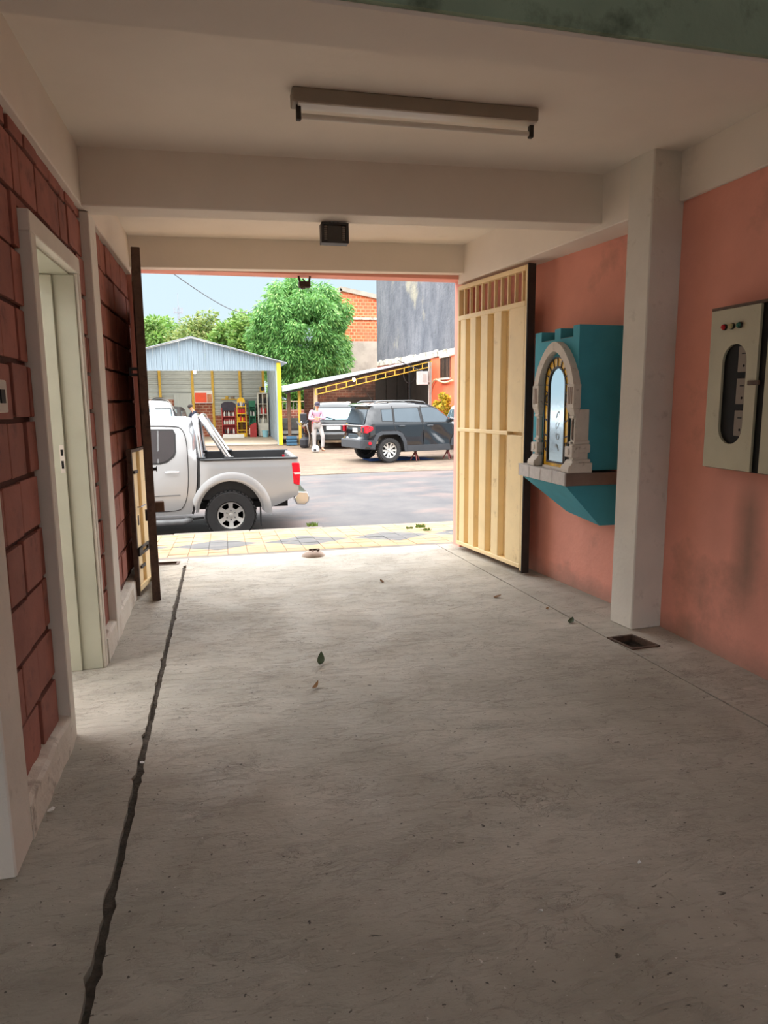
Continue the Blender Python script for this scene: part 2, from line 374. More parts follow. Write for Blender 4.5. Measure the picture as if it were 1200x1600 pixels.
def copy_tree(o, parent=None):
    c = o.copy(); COL.objects.link(c); c.parent = parent
    for ch in list(o.children): copy_tree(ch, c)
    return c
def cdt(outer, holes=(), pts=(), inside_holes=False):
    """triangulate a 2-D polygon with holes and inner points"""
    vs = []; es = []
    for loop in [outer] + list(holes):
        o = len(vs); vs += [Vector(p) for p in loop]; n = len(loop); es += [(o + i, o + (i + 1) % n) for i in range(n)]
    vs += [Vector(p) for p in pts]
    r = geometry.delaunay_2d_cdt(vs, es, [], 1, 1e-5); V = [tuple(v) for v in r[0]]; T = []
    for f in r[2]:
        c = (sum(V[i][0] for i in f) / 3, sum(V[i][1] for i in f) / 3)
        if inpoly(c, outer) and not any(inpoly(c, h) for h in holes): T.append(tuple(f))
    return V, T
def inpoly(p, poly):
    x, y = p; c = False; j = len(poly) - 1
    for i in range(len(poly)):
        xi, yi = poly[i]; xj, yj = poly[j]
        if (yi > y) != (yj > y) and x < (xj - xi) * (y - yi) / (yj - yi) + xi: c = not c
        j = i
    return c
def segd(p, a, b):
    ax, ay = a; bx, by = b; dx, dy = bx - ax, by - ay; L = dx * dx + dy * dy
    t = 0 if L < 1e-12 else max(0, min(1, ((p[0] - ax) * dx + (p[1] - ay) * dy) / L))
    return math.hypot(p[0] - ax - t * dx, p[1] - ay - t * dy)
def dense(loop, step):
    out = []
    for i, a in enumerate(loop):
        b = loop[(i + 1) % len(loop)]; n = max(1, int(math.hypot(b[0] - a[0], b[1] - a[1]) / step))
        out += [(a[0] + (b[0] - a[0]) * k / n, a[1] + (b[1] - a[1]) * k / n) for k in range(n)]
    return out
def plate(mb, outer, holes, fa, fb, m=None, pts=()):
    """thick plate with holes; fa and fb give the two faces"""
    V, T = cdt(outer, holes, pts)
    n = len(V); mb.add([fa(*v) for v in V] + [fb(*v) for v in V], [t[::-1] for t in T] + [tuple(i + n for i in t) for t in T], m)
    for loop in [outer] + list(holes):
        k = len(loop); mb.add([fa(*p) for p in loop] + [fb(*p) for p in loop], [(i, (i + 1) % k, k + (i + 1) % k, k + i) for i in range(k)], m)
    return mb
def weld(o, d=1e-4):
    bm = bmesh.new(); bm.from_mesh(o.data); bmesh.ops.remove_doubles(bm, verts=bm.verts, dist=d)
    bmesh.ops.recalc_face_normals(bm, faces=bm.faces); bm.to_mesh(o.data); bm.free(); return o
def arc(cx, cy, rx, ry, a0, a1, n): return [(cx + rx * math.cos(a0 + (a1 - a0) * i / n), cy + ry * math.sin(a0 + (a1 - a0) * i / n)) for i in range(n + 1)]

# ------------------------------------------------------------------ structure of the covered entry
mk('drain_dirt', (84, 74, 64), .95, var=.4, scale=30, bump=.8, bscale=60, bdist=.02, obj=False)
mk('back_plaster', (170, 160, 148), .9, var=.06, scale=2, obj=False)
def S(mb, name, mats, parent=None, **kw):
    o = mb.build(name, mats, parent, **kw)
    if not parent: o['kind'] = 'structure'
    return o
def zc(x): return 3.095 + .014 * (x + .75)                 # the slab rises a little to the right
floor = S(MB().box(-4.2, 5, -6, 7.3, -.14, -.05), 'floor', 'drain_dirt')
def jx(y): return 2.289 + .0605 * (7.0 - y)
def zf(z): return lambda x, y: (x, y, z)
rr = random.Random(3)
edgeL = [(-.436 + rr.uniform(-.004, .003) - (0 if rr.random() > .12 else rr.uniform(.004, .012)), -6 + i * .04) for i in range(326)] + [(-.4, 7.02)]
edgeR = [(-.407 + rr.uniform(-.003, .003) + (0 if rr.random() > .1 else rr.uniform(.004, .012)), -6 + i * .04) for i in range(326)] + [(-.4, 7.02)]
mb = MB(); plate(mb, [(-4, -6)] + edgeL + [(-.405, 7.32), (-4, 7.32)], [[(-.74, 7.08), (-.49, 7.07), (-.485, 7.18), (-.74, 7.19)]], zf(0), zf(-.1)); S(mb, 'slab', 'floor_concrete', floor)
mb = MB(); jag = [(jx(y) - rr.uniform(0, .006), y) for y in [7.32 - .15 * i for i in range(89)]]
plate(mb, edgeR + [(-.4, 7.32)] + jag, [], zf(.001), zf(-.1)); S(mb, 'slab', 'floor_concrete', floor)
HOLE = [(2.475, 4.06), (2.51, 3.83), (2.71, 3.845), (2.66, 4.075)]
mb = MB(); jag2 = [(jx(y) + .007 + rr.uniform(0, .006), y) for y in [-6 + .15 * i for i in range(89)]] + [(jx(7.32) + .006, 7.32)]
plate(mb, jag2 + [(5, 7.32), (5, -6)], [HOLE], zf(0), zf(-.1)); S(mb, 'slab', 'floor_concrete', floor)
mb = MB(); r_ = random.Random(4); prof = [(-6 + k * .12, -.018 + r_.uniform(-.010, .010)) for k in range(109)]
for (a, za), (b, zb) in zip(prof, prof[1:]): mb.hexa([(-.46, a, -.1), (-.39, a, -.1), (-.39, b, -.1), (-.46, b, -.1), (-.46, a, za), (-.39, a, za - .006), (-.39, b, zb - .006), (-.46, b, zb)])
S(mb, 'drain_silt', 'drain_dirt', floor)
S(MB().box(-1.3, 4, 7.325, 7.42, -.12, -.004), 'trim_1', 'kerb_stone')

# left wall: mortar body with the bricks set in it, pilasters, beam
mb = MB(); mb.box(-1.05, -.818, 2.40, 3.37, 0, 3.1); mb.box(-1.05, -.818, 4.41, 7.2, 0, 3.1); mb.box(-1.05, -.818, 3.37, 4.41, 2.36, 3.1)
wall_left = S(mb, 'wall_left', 'mortar')
def brickmesh(seed):
    r = random.Random(seed); bm = bmesh.new(); bmesh.ops.create_cube(bm, size=1)
    for v in bm.verts: v.co += Vector((r.uniform(-.02, .02) * 0, r.uniform(-.012, .012), r.uniform(-.018, .018)))
    bmesh.ops.bevel(bm, geom=bm.edges[:], offset=.03, segments=1, affect='EDGES')
    me = bpy.data.meshes.new('brick'); bm.to_mesh(me); bm.free(); me.materials.append(MATS['brick_clay']); return me
BM_ = [brickmesh(i) for i in range(4)]
def course_bricks(y0, y1, z0, z1, zoff, seed, L=.25, xface=-.80):
    r = random.Random(seed); k = 0
    while True:
        zb = zoff + k * .233; k += 1
        zt = min(zb + .209, z1)
        if zb >= z1 - .03: break
        zb = max(zb, z0)
        if zt - zb < .03: continue
        y = y0 - r.uniform(0, .2)
        while y < y1 - .01:
            l = L * r.uniform(.85, 1.1); a = max(y, y0); b = min(y + l, y1); y += l + r.uniform(.008, .016)
            if b - a < .03: continue
            o = bpy.data.objects.new('brick', r.choice(BM_)); COL.objects.link(o); o.parent = wall_left
            o.location = (xface - .03 + r.uniform(-.005, .006), (a + b) / 2, (zb + zt) / 2 + r.uniform(-.003, .003))
            o.scale = (.06, b - a, zt - zb); o.rotation_euler = (r.uniform(-.006, .006), 0, r.uniform(-.012, .012))
course_bricks(2.605, 3.325, .15, 2.768, .145, 11)
course_bricks(3.335, 4.405, 2.415, 2.768, .145, 12)
course_bricks(4.42, 4.825, .15, 2.768, .16, 13)
course_bricks(5.075, 7.09, .15, 2.768, .22, 14)
S(MB().box(-1.05, -.75, 2.38, 2.60, 0, 2.765), 'pilaster', 'column_paint', wall_left, bevel=.006)
S(MB().box(-1.05, -.75, 4.83, 5.07, 0, 2.765), 'pilaster', 'column_paint', wall_left, bevel=.005)
S(MB().box(-1.05, -.765, 2.50, 7.1, 2.768, 3.12), 'beam', 'white_paint', wall_left, bevel=.006)
def plinth(y0, y1, seed):
    r = random.Random(seed); mb = MB(); n = max(2, int((y1 - y0) / .08)); ys = [y0 + (y1 - y0) * i / n for i in range(n + 1)]
    sec = []
    for y in ys:
        h = .150 + r.uniform(-.012, .010); w = r.uniform(-.004, .003)
        sec.append([(-.818, y, 0), (-.748 + w, y, 0), (-.751 + w, y, h - .012), (-.766 + w, y, h), (-.818, y, h + .012)])
    for a, b in zip(sec, sec[1:]): mb.add(a + b, [(i, (i + 1) % 5, 5 + (i + 1) % 5, 5 + i) for i in range(5)])
    mb.add(sec[0], [(0, 1, 2, 3, 4)]); mb.add(sec[-1], [(4, 3, 2, 1, 0)]); return mb
S(plinth(2.60, 3.38, 1), 'baseboard_left', 'plinth_paint'); S(plinth(4.425, 7.1, 2), 'baseboard_left.001', 'plinth_paint')

# doorway in the left wall
d1 = S(MB().box(-1.05, -.80, 3.37, 3.44, 0, 2.36).box(-1.05, -.80, 3.44, 4.34, 2.305, 2.36), 'door_1', 'reveal_paint')
S(MB().box(-1.05, -.772, 4.335, 4.40, 0, 2.305), 'door_reveal', 'reveal_paint', d1, bevel=.003)
S(MB().box(-.83, -.752, 3.335, 3.425, 0, 2.315).box(-.83, -.752, 3.335, 4.41, 2.315, 2.405), 'door_casing', 'door_trim', d1, bevel=.004)
S(MB().box(-.80, -.764, 3.425, 3.45, 0, 2.315), 'door_stop', 'rusty_steel', d1)
S(MB().box(-.83, -.752, 4.345, 4.405, 0, 2.315), 'door_casing', 'door_trim', d1, bevel=.004)
S(MB().box(-1.05, -.887, 4.318, 4.337, 0, 2.30), 'door_jamb', 'reveal_paint', d1, bevel=.003)
sp = S(MB().box(-.916, -.893, 4.3165, 4.3195, 1.20, 1.36), 'strike_plate', 'column_paint', d1)
S(MB().box(-.911, -.898, 4.3155, 4.318, 1.30, 1.335).box(-.911, -.898, 4.3155, 4.318, 1.225, 1.27), 'latch_hole', 'panel_dark', sp)
S(MB().box(-4.1, -4.0, 2.2, 7.2, 0, 3.1).box(-4.1, -1.05, 2.40, 2.5, 0, 3.1).box(-4.1, -1.05, 7.1, 7.2, 0, 3.1), 'wall_patio', 'white_paint')

# right wall (it runs slightly inwards towards the street), column, beams
mb = MB()
mb.hexa([(2.985, 2.2, -.05), (3.3, 2.2, -.05), (3.3, 4.3, -.05), (2.957, 4.3, -.05), (2.985, 2.2, 3.2), (3.3, 2.2, 3.2), (3.3, 4.3, 3.2), (2.957, 4.3, 3.2)])
mb.hexa([(3.0, -6, -.05), (3.3, -6, -.05), (3.3, 2.2, -.05), (2.985, 2.2, -.05), (3.0, -6, 4.6), (3.3, -6, 4.6), (3.3, 2.2, 4.6), (2.985, 2.2, 4.6)])
mb.hexa([(2.985, 4.3, -.05), (3.3, 4.3, -.05), (3.3, 7.2, -.05), (2.66, 7.2, -.05), (2.985, 4.3, 3.2), (3.3, 4.3, 3.2), (3.3, 7.2, 3.2), (2.66, 7.2, 3.2)])
wall_right = S(mb, 'wall_right', 'pink_wall')
S(MB().prism([(2.685, 4.40), (2.718, 4.175), (3.1, 4.21), (3.1, 4.44)], lambda x, y: (x, y, 0), lambda x, y: (x, y, 3.2)), 'column', 'column_paint', wall_right, bevel=.008)
def beamface(y): return 2.80 - .093 * (y - 3.3)
S(MB().hexa([(2.975, 2.2, 2.845), (3.25, 2.2, 2.845), (3.25, 4.25, 2.845), (2.925, 4.25, 2.845), (2.975, 2.2, 3.25), (3.25, 2.2, 3.25), (3.25, 4.25, 3.25), (2.925, 4.25, 3.25)]), 'beam', 'white_paint', wall_right, bevel=.008)
S(MB().hexa([(beamface(4.3), 4.3, 2.775), (3.2, 4.3, 2.775), (3.2, 7.15, 2.775), (beamface(7.15), 7.15, 2.775), (beamface(4.3), 4.3, 3.2), (3.2, 4.3, 3.2), (3.2, 7.15, 3.2), (beamface(7.15), 7.15, 3.2)]), 'beam', 'white_paint', wall_right, bevel=.006)

# ceiling slab and cross beams
def slabx(x0, x1, y0, y1, z0, z1, ramp=True):
    k = (lambda x: .014 * (x + .75)) if ramp else (lambda x: 0)
    return [(x0, y0, z0 + k(x0)), (x1, y0, z0 + k(x1)), (x1, y1, z0 + k(x1)), (x0, y1, z0 + k(x0)), (x0, y0, z1), (x1, y0, z1), (x1, y1, z1), (x0, y1, z1)]
ceiling = S(MB().hexa(slabx(-1.7, 3.3, 2.4, 7.3, 3.095, 3.4)), 'ceiling', 'white_paint')
S(MB().hexa(slabx(-.77, 2.72, 4.70, 4.925, 2.765, 3.2)), 'beam', 'white_paint', ceiling, bevel=.006)
S(MB().hexa(slabx(-.77, 2.56, 7.0, 7.13, 2.82, 3.2)), 'beam', 'white_paint', ceiling, bevel=.005)
def fb(x0, x1, oa, ob, near_only, z0, z1):
    ya = lambda x: 2.28 + .057 * (x - .34) + oa; yb = (lambda x: 2.28 + .057 * (x - .34) + ob) if near_only else (lambda x: 2.526 + .0265 * (x + .6) + ob)
    k = lambda x: .014 * (x + .75)
    return [(x0, ya(x0), z0 + k(x0)), (x1, ya(x1), z0 + k(x1)), (x1, yb(x1), z0 + k(x1)), (x0, yb(x0), z0 + k(x0)), (x0, ya(x0), z1), (x1, ya(x1), z1), (x1, yb(x1), z1), (x0, yb(x0), z1)]
S(MB().hexa(fb(-2.7, 3.3, 0, 0, False, 2.762, 3.3)), 'beam', 'white_paint', ceiling, bevel=.008)
S(MB().hexa(fb(-2.7, 3.3, -.022, .002, True, 2.772, 4.4)), 'beam_render', 'green_wall', ceiling)

# street front and the yard end behind the camera
S(MB().box(-9, -.76, 7.34, 7.36, -.3, 5.2).box(2.5, 10, 7.34, 7.36, -.3, 5.2).box(-.76, 2.5, 7.34, 7.36, 2.85, 5.2), 'wall_front_added', 'added_grey_skin')  # unseen grey skin, added to keep pink out of the pickup's reflections
wf = S(MB().box(-9, -.735, 7.13, 7.34, -.3, 5.2).box(2.475, 10, 7.13, 7.34, -.3, 5.2).box(-.735, 2.475, 7.13, 7.34, 2.825, 5.2), 'wall_front', 'pink_facade')
S(MB().box(-2.7, -2.6, -6, 2.4, 0, 4.6), 'wall_left_yard', 'back_plaster')
S(MB().box(-2.7, 3.3, -6.2, -6, 0, 2.0), 'wall_back', 'back_plaster')
S(MB().box(-2.7, 3.3, -5.75, 2.29, 4.3, 4.5), 'ceiling_yard', 'back_plaster')  # unseen roof; the gap behind it is sized for the light it lets in

# ------------------------------------------------------------------ ceiling lamp
t = thing('fluorescent_lamp', 'long unlit single-tube fluorescent batten under the ceiling', 'lamp', (1.06, 3.74, 3.09))
zz = zc(1.06)
def lampx(x, y, z): return (x, y, z + .014 * (x - 1.06))
def lbox(x0, x1, y0, y1, z0, z1, ya=0):
    k = lambda x: .014 * (x - 1.06); w = lambda x: ya * (x - 1.06)
    return [(x0, y0 + w(x0), z0 + k(x0)), (x1, y0 + w(x1), z0 + k(x1)), (x1, y1 + w(x1), z0 + k(x1)), (x0, y1 + w(x0), z0 + k(x0)),
            (x0, y0 + w(x0), z1 + k(x0)), (x1, y0 + w(x1), z1 + k(x1)), (x1, y1 + w(x1), z1 + k(x1)), (x0, y1 + w(x0), z1 + k(x0))]
MB().hexa(lbox(.40, 1.715, 3.695, 3.80, zz - .068, zz, .03)).build('housing', 'steel_lamp', t, bevel=.006)
MB().hexa(lbox(.43, 1.705, 3.70, 3.78, zz - .074, zz - .066, .03)).build('reflector', 'tube_glass', t)
for x in (.435, 1.695): MB().hexa(lbox(x - .012, x + .012, 3.735, 3.765, zz - .135, zz - .066, .03)).build('lamp_holder', 'dark_steel', t, bevel=.003)
MB().tube([(.45, 3.75 - .018, zz - .115 - .0085), (1.68, 3.75 + .019, zz - .115 + .0087)], .014, 14).build('tube', 'tube_glass', t, smooth=40)
MB().box(1.0, 1.12, 3.70, 3.76, zz - .004, zz + .012).build('ceiling_plate', 'dark_steel', t)

# flood lamp under the cross beam, small lantern bracket outside
t = thing('floodlight', 'small square black floodlight hanging under the cross beam', 'lamp', (.8, 4.92, 2.78))
mb = MB(); plate(mb, [(.70, 2.645), (.885, 2.645), (.885, 2.775), (.70, 2.775)], [[(.718, 2.66), (.867, 2.66), (.867, 2.76), (.718, 2.76)]], lambda x, z: (x, 4.86, z), lambda x, z: (x, 4.95, z)); mb.build('housing', 'flood_black', t, bevel=.003)
MB().box(.71, .875, 4.935, 4.945, 2.652, 2.768).build('back_plate', 'flood_black', t)
MB().box(.745, .84, 4.872, 4.884, 2.66, 2.76).build('lens', 'flood_glass', t)
for x0 in (.72, .843):
    mb = MB()
    for k in range(7): mb.box(x0, x0 + .02, 4.868, 4.876, 2.665 + k * .0135, 2.674 + k * .0135)
    mb.build('cooling_grille', 'steel_lamp', t)
for x in (.765, .79, .82): MB().tube([(x, 4.90, 2.772), (x, 4.905, 2.79)], .005, 6).build('bracket', 'dark_steel', t)
t = thing('entrance_lantern', 'small brown lamp bracket hanging from the street lintel', 'lamp', (.86, 7.22, 2.825))
MB().bar((.80, 7.22, 2.828), (.812, 7.22, 2.768), .018).build('bracket', 'lamp_brown', t); MB().bar((.915, 7.22, 2.828), (.903, 7.22, 2.768), .018).build('bracket', 'lamp_brown', t)
MB().bar((.84, 7.22, 2.80), (.87, 7.22, 2.768), .012).build('cable', 'lamp_brown', t)
MB().box(.80, .915, 7.18, 7.26, 2.715, 2.77).build('housing', 'lamp_brown', t, bevel=.004)
MB().box(.815, .86, 7.19, 7.25, 2.70, 2.716).build('lens', 'flood_glass', t)

# ------------------------------------------------------------------ steel gate leaves
A = Vector((2.462, 7.09, 0)); B = Vector((2.665, 5.81, 0)); d = B - A; LG = d.length
t = thing('gate_leaf', 'cream ribbed steel gate leaf standing open beside the blue shrine', 'gate', A, math.atan2(d.y, d.x), world=False)
gz0, gz1 = .055, 2.742
MB().box(0, .035, -.045, .02, gz0, gz1).build('hinge_stile', 'cream_steel', t, bevel=.004)
MB().box(LG - .045, LG - .012, -.045, .02, gz0 - .02, gz1).build('stile', 'cream_steel', t, bevel=.004)
MB().box(LG - .012, LG, -.047, .03, gz0 - .04, gz1 + .01).build('edge_strip', 'dark_steel', t)
for z0, z1, nm in ((gz0, .095, 'bottom_rail'), (gz1 - .04, gz1, 'top_rail'), (2.40, 2.445, 'upper_rail'), (1.27, 1.305, 'mid_rail')):
    MB().box(.03, 1.01 if nm == 'mid_rail' else LG - .04, -.05, .012, z0, z1).build(nm, 'cream_steel', t, bevel=.003)
MB().box(.03, LG - .04, .01, .018, .09, 2.41).build('sheet', 'cream_steel', t)

ribs = [(.075, .185), (.275, .39), (.49, .62), (.735, .865), (1.0, LG - .04)]
for a, b in ribs:
    mb = MB()
    for z0, z1 in ((.093, 1.272), (1.303, 2.402)):
        mb.hexa([(a, -.047, z0), (b, -.047, z0), (b + .012, .012, z0), (a - .002, .012, z0), (a, -.047, z1), (b, -.047, z1), (b + .012, .012, z1), (a - .002, .012, z1)])
    mb.build('rib', 'cream_steel', t, bevel=.004)
for k in range(1, 11): MB().box(k * LG / 11 - .008, k * LG / 11 + .008, -.03, .0, 2.44, 2.705).build('vent_bar', 'cream_steel', t)

A = Vector((-.735, 7.09, 0)); B = Vector((-.583, 5.80, 0)); d = B - A; LL = d.length
t = thing('gate_leaf', 'brown-edged steel gate leaf folded back along the brick wall', 'gate', A, math.atan2(d.y, d.x), world=False)
MB().box(LL - .03, LL + .02, -.035, .03, .0, 2.755).build('edge_stile', 'rusty_steel', t, bevel=.004)
MB().box(0, .04, -.03, .02, .05, 2.74).build('hinge_stile', 'rusty_steel', t)
for z0 in (.05, 1.27, 2.40, 2.70): MB().box(.03, LL - .03, -.03, .02, z0, z0 + .04).build('rail', 'rusty_steel', t)
MB().box(.03, LL - .03, .0, .008, 1.25, 2.42).build('sheet', 'cream_steel', t)
MB().box(.03, .62, .0, .008, .09, 1.27).build('lower_sheet', 'cream_steel', t)
for k in range(1, 11): MB().box(k * LL / 11 - .008, k * LL / 11 + .008, -.012, .012, 2.44, 2.705).build('vent_bar', 'rusty_steel', t)
MB().box(LL - .02, LL + .005, .03, .06, 1.06, 1.085).box(LL - .02, LL + .005, .055, .06, 1.05, 1.095).build('latch_lug', 'dark_steel', t)
MB().box(LL - .02, LL + .005, -.05, -.03, .66, .75).build('latch_plate', 'dark_steel', t)
MB().box(LL - .12, LL - .04, .03, .10, .72, .80).build('lock_box', 'post_wood', t, bevel=.004)
MB().box(LL - .05, LL + .0, -.09, -.035, 1.80, 1.82).box(LL - .05, LL, -.09, -.035, 1.845, 1.865).box(LL - .02, LL, -.10, -.085, 1.80, 1.865).build('hasp', 'dark_steel', t)
A = Vector((-.748, 5.90, 0)); B = Vector((-.672, 6.42, 0)); d = B - A; LW = d.length
gate_t = t
t = MB().box(.12, LW - .16, -.004, .004, .06, 1.2).build('wicket_door', 'cream_steel', gate_t); t['label'] = 'narrow cream wicket panel ajar in the gate'
t.matrix_basis = (Matrix.Translation(gate_t.location) @ Matrix.Rotation(gate_t.rotation_euler.z, 4, 'Z')).inverted() @ Matrix.Translation(A) @ Matrix.Rotation(math.atan2(d.y, d.x), 4, 'Z')
MB().box(-.012, .012, -.03, .008, .02, 1.215).build('edge_stile', 'rusty_steel', t)
MB().box(.016, .12, -.03, .0, .06, 1.205).build('stile', 'cream_steel', t, bevel=.003)
MB().box(LW - .30, LW, -.03, .0, .06, 1.205).build('rib', 'cream_steel', t, bevel=.003)
MB().box(.0, LW, -.034, .0, .055, .10).build('bottom_rail', 'cream_steel', t)
MB().box(-.012, LW, -.03, .008, 1.2, 1.225).build('top_rail', 'rusty_steel', t)
MB().tube([(.07, -.03, .75), (.07, -.055, .75), (.2, -.06, .752)], .007, 6).build('handle', 'chrome', t, smooth=40)
MB().box(.06, .085, -.034, -.028, .60, .68).build('escutcheon', 'dark_steel', t)
MB().box(-.02, .3, -.05, -.034, .355, .372).box(-.02, .3, -.05, -.034, .405, .422).box(-.02, .08, -.05, -.034, .355, .422).box(.26, .3, -.05, -.034, .355, .422).build('bolt_guard', 'dark_steel', t)
MB().box(.04, .16, -.045, -.032, .24, .265).build('bolt', 'dark_steel', t)
MB().box(.0, .1, -.045, -.032, 1.03, 1.055).build('bolt', 'dark_steel', t)

# ------------------------------------------------------------------ blue wall shrine
FX, Y0, Y1 = 2.575, 4.79, 5.535
t = thing('wall_shrine', 'turquoise wall shrine with white pointed arch and arched glass door', 'shrine', (2.8, 5.16, .63))
mb = MB(); mb.box(FX, 2.93, Y0, Y1, 1.06, 2.055)
for a, b in ((Y0, 4.885), (5.085, 5.185), (5.42, Y1)): mb.box(FX, FX + .13, a, b, 2.055, 2.135)
mb.box(FX + .13, 2.93, Y0, Y1, 2.055, 2.132); mb.build('niche_box', 'teal_paint', t)
mb = MB()
for a, b in ((4.885, 5.085), (5.185, 5.42)): mb.box(FX + .002, FX + .128, a, b, 2.054, 2.058); mb.box(FX + .126, FX + .131, a, b, 2.056, 2.128)
mb.build('crenel_bed', 'shrine_brown', t)
MB().hexa([(2.80, Y0, .63), (2.93, Y0, .63), (2.93, 5.32, .66), (2.80, 5.32, .66), (2.50, Y0 - .0, .95), (2.93, Y0, .95), (2.93, 5.60, .955), (2.50, 5.60, .955)]).build('corbel', 'teal_paint', t)
led = MB().box(2.485, 2.93, Y0 - .035, 5.62, .95, 1.045).build('ledge', 'shrine_brown', t, bevel=.004)
for k in range(4):
    y0 = Y0 - .034 + k * .2095
    MB().box(2.476, 2.49, y0, y0 + .205, .952, 1.052).build('tile', 'ledge_tile', led, bevel=.003)
MB().box(2.478, 2.70, Y0 - .03, 5.61, 1.043, 1.052).build('sill_tile', 'ledge_tile', led)
CY = 5.09
def ogive(cy, hw, h, z0, n=10):
    """pointed-round arch from right foot to left foot"""
    out = []
    for i in range(2 * n + 1):
        u = -1 + i / n
        zz_ = h * (1 - abs(u) ** 1.75) ** .72
        out.append((cy + u * hw, z0 + zz_))
    return out
outer = ogive(CY, .34, .335, 1.70); inner = ogive(CY, .262, .262, 1.70)
mb = MB(); loop = outer + inner[::-1]
plate(mb, loop, [], lambda y, z: (FX - .055, y, z), lambda y, z: (FX + .002, y, z)); mb.build('arch', 'shrine_white', t, bevel=.004)
for side in (-1, 1):
    cy = CY + side * .298
    mb = MB()
    mb.box(FX - .058, FX + .002, cy - .055, cy + .055, 1.53, 1.705)
    pf = [(-.055, 1.53), (.055, 1.53), (.03, 1.50), (.038, 1.48), (-.038, 1.48), (-.03, 1.50)]
    mb.hexa([(FX - .035, cy - .034, 1.47), (FX, cy - .034, 1.47), (FX, cy + .034, 1.47), (FX - .035, cy + .034, 1.47), (FX - .058, cy - .055, 1.53), (FX, cy - .055, 1.53), (FX, cy + .055, 1.53), (FX - .058, cy + .055, 1.53)])
    mb.box(FX - .042, FX, cy - .036, cy + .036, 1.455, 1.475); mb.box(FX - .03, FX, cy - .028, cy + .028, 1.28, 1.455)
    mb.box(FX - .04, FX, cy - .036, cy + .036, 1.262, 1.282); mb.box(FX - .03, FX, cy - .028, cy + .028, 1.245, 1.262)
    mb.box(FX - .06, FX, cy - .06, cy + .055, 1.165, 1.245); mb.box(FX - .035, FX, cy - .035, cy + .035, 1.145, 1.165)
    prof = [(0, 1.052), (-.085, 1.052), (-.088, 1.075), (-.082, 1.10), (-.06, 1.115), (-.052, 1.13), (-.04, 1.145), (0, 1.145)]
    mb.prism(prof, lambda x, z: (FX + x, cy - .062, z), lambda x, z: (FX + x, cy + .062, z))
    c_ = mb.build('column', 'shrine_white', t, bevel=.004)
    for k in range(3): MB().box(FX - .0595, FX - .057, cy - .036 + k * .027, cy - .022 + k * .027, 1.56, 1.685).build('flute', 'shrine_brown', c_)
    for k in range(2): MB().box(FX - .0315, FX - .029, cy - .016 + k * .02, cy - .008 + k * .02, 1.30, 1.44).build('flute', 'shrine_brown', c_)
    mb = MB(); mb.lathe([(.0001, -.008), (.02, -.006), (.026, 0), (.02, .004)], (FX - .062, cy, 1.205), 'x', 8); mb.build('rosette', 'shrine_white', c_)
mb = MB(); mb.box(FX - .03, FX + .085, Y0 - .035, Y0 + .01, 1.14, 1.52)          # stepped return of the near column on the side
mb.box(FX - .05, FX + .095, Y0 - .05, Y0 + .01, 1.20, 1.262); mb.box(FX - .06, FX + .11, Y0 - .062, Y0 + .01, 1.052, 1.125); mb.box(FX - .05, FX + .1, Y0 - .05, Y0 + .01, 1.125, 1.15)
mb.box(FX - .04, FX + .09, Y0 - .045, Y0 + .01, 1.262, 1.29)
mb.build('side_pilaster', 'shrine_white', t, bevel=.005)
def archdoor(hw, top, z0): return [(CY - hw, z0), (CY + hw, z0)] + arc(CY, top - hw, hw, hw, 0, PI, 16)
def fx(o): return lambda y, z: (FX + o, y, z)
mb = MB(); plate(mb, archdoor(.205, 1.915, 1.06), [archdoor(.143, 1.845, 1.10)], fx(-.012), fx(.002)); mb.build('stained_border', 'amber_glass', t)
mb = MB(); plate(mb, archdoor(.212, 1.923, 1.055), [archdoor(.203, 1.913, 1.066)], fx(-.02), fx(.002)); plate(mb, archdoor(.146, 1.848, 1.095), [archdoor(.134, 1.834, 1.108)], fx(-.02), fx(.002))
for k in range(9):
    a = PI * k / 8; mb.bar((FX - .015, CY + .142 * math.cos(a), 1.705 + .142 * math.sin(a)), (FX - .015, CY + .205 * math.cos(a), 1.71 + .205 * math.sin(a)), .007)
for z in (1.18, 1.30, 1.42, 1.54, 1.64):
    for s_ in (-1, 1): mb.bar((FX - .015, CY + s_ * .142, z), (FX - .015, CY + s_ * .205, z + .02), .007)
for s_ in (-1, 1):
    for z in (1.23, 1.60): mb.tube([(FX - .015, CY + s_ * (.172 + .02 * math.cos(i * .7)), z + .035 * math.sin(i * .7)) for i in range(10)], .004, 5)
mb.build('lead_came', 'lead_came', t)
mb = MB(); plate(mb, archdoor(.136, 1.836, 1.105), [], fx(-.010), fx(-.004), pts=[(CY + i * .02, 1.12 + k * .03) for i in range(-6, 7) for k in range(23)]); pane = mb.build('pane', 'frosted_mirror', t, smooth=30)
mb = MB()
for i in range(4):
    zc_ = 1.22 + i * .085; MB().tube([(FX - .012, CY - .02 + .028 * math.cos(k * .8 + i), zc_ + .028 * math.sin(k * 1.1)) for k in range(8)], .0014, 4).build('etched_motif', 'steel_lamp', pane)
MB().box(FX - .03, FX, CY - .19, CY + .19, 1.05, 1.068).build('door_sill', 'shrine_white', t)
MB().bar((FX - .024, CY - .19, 1.06), (FX - .024, CY - .19, 1.24), .016).build('bolt', 'dark_steel', t)

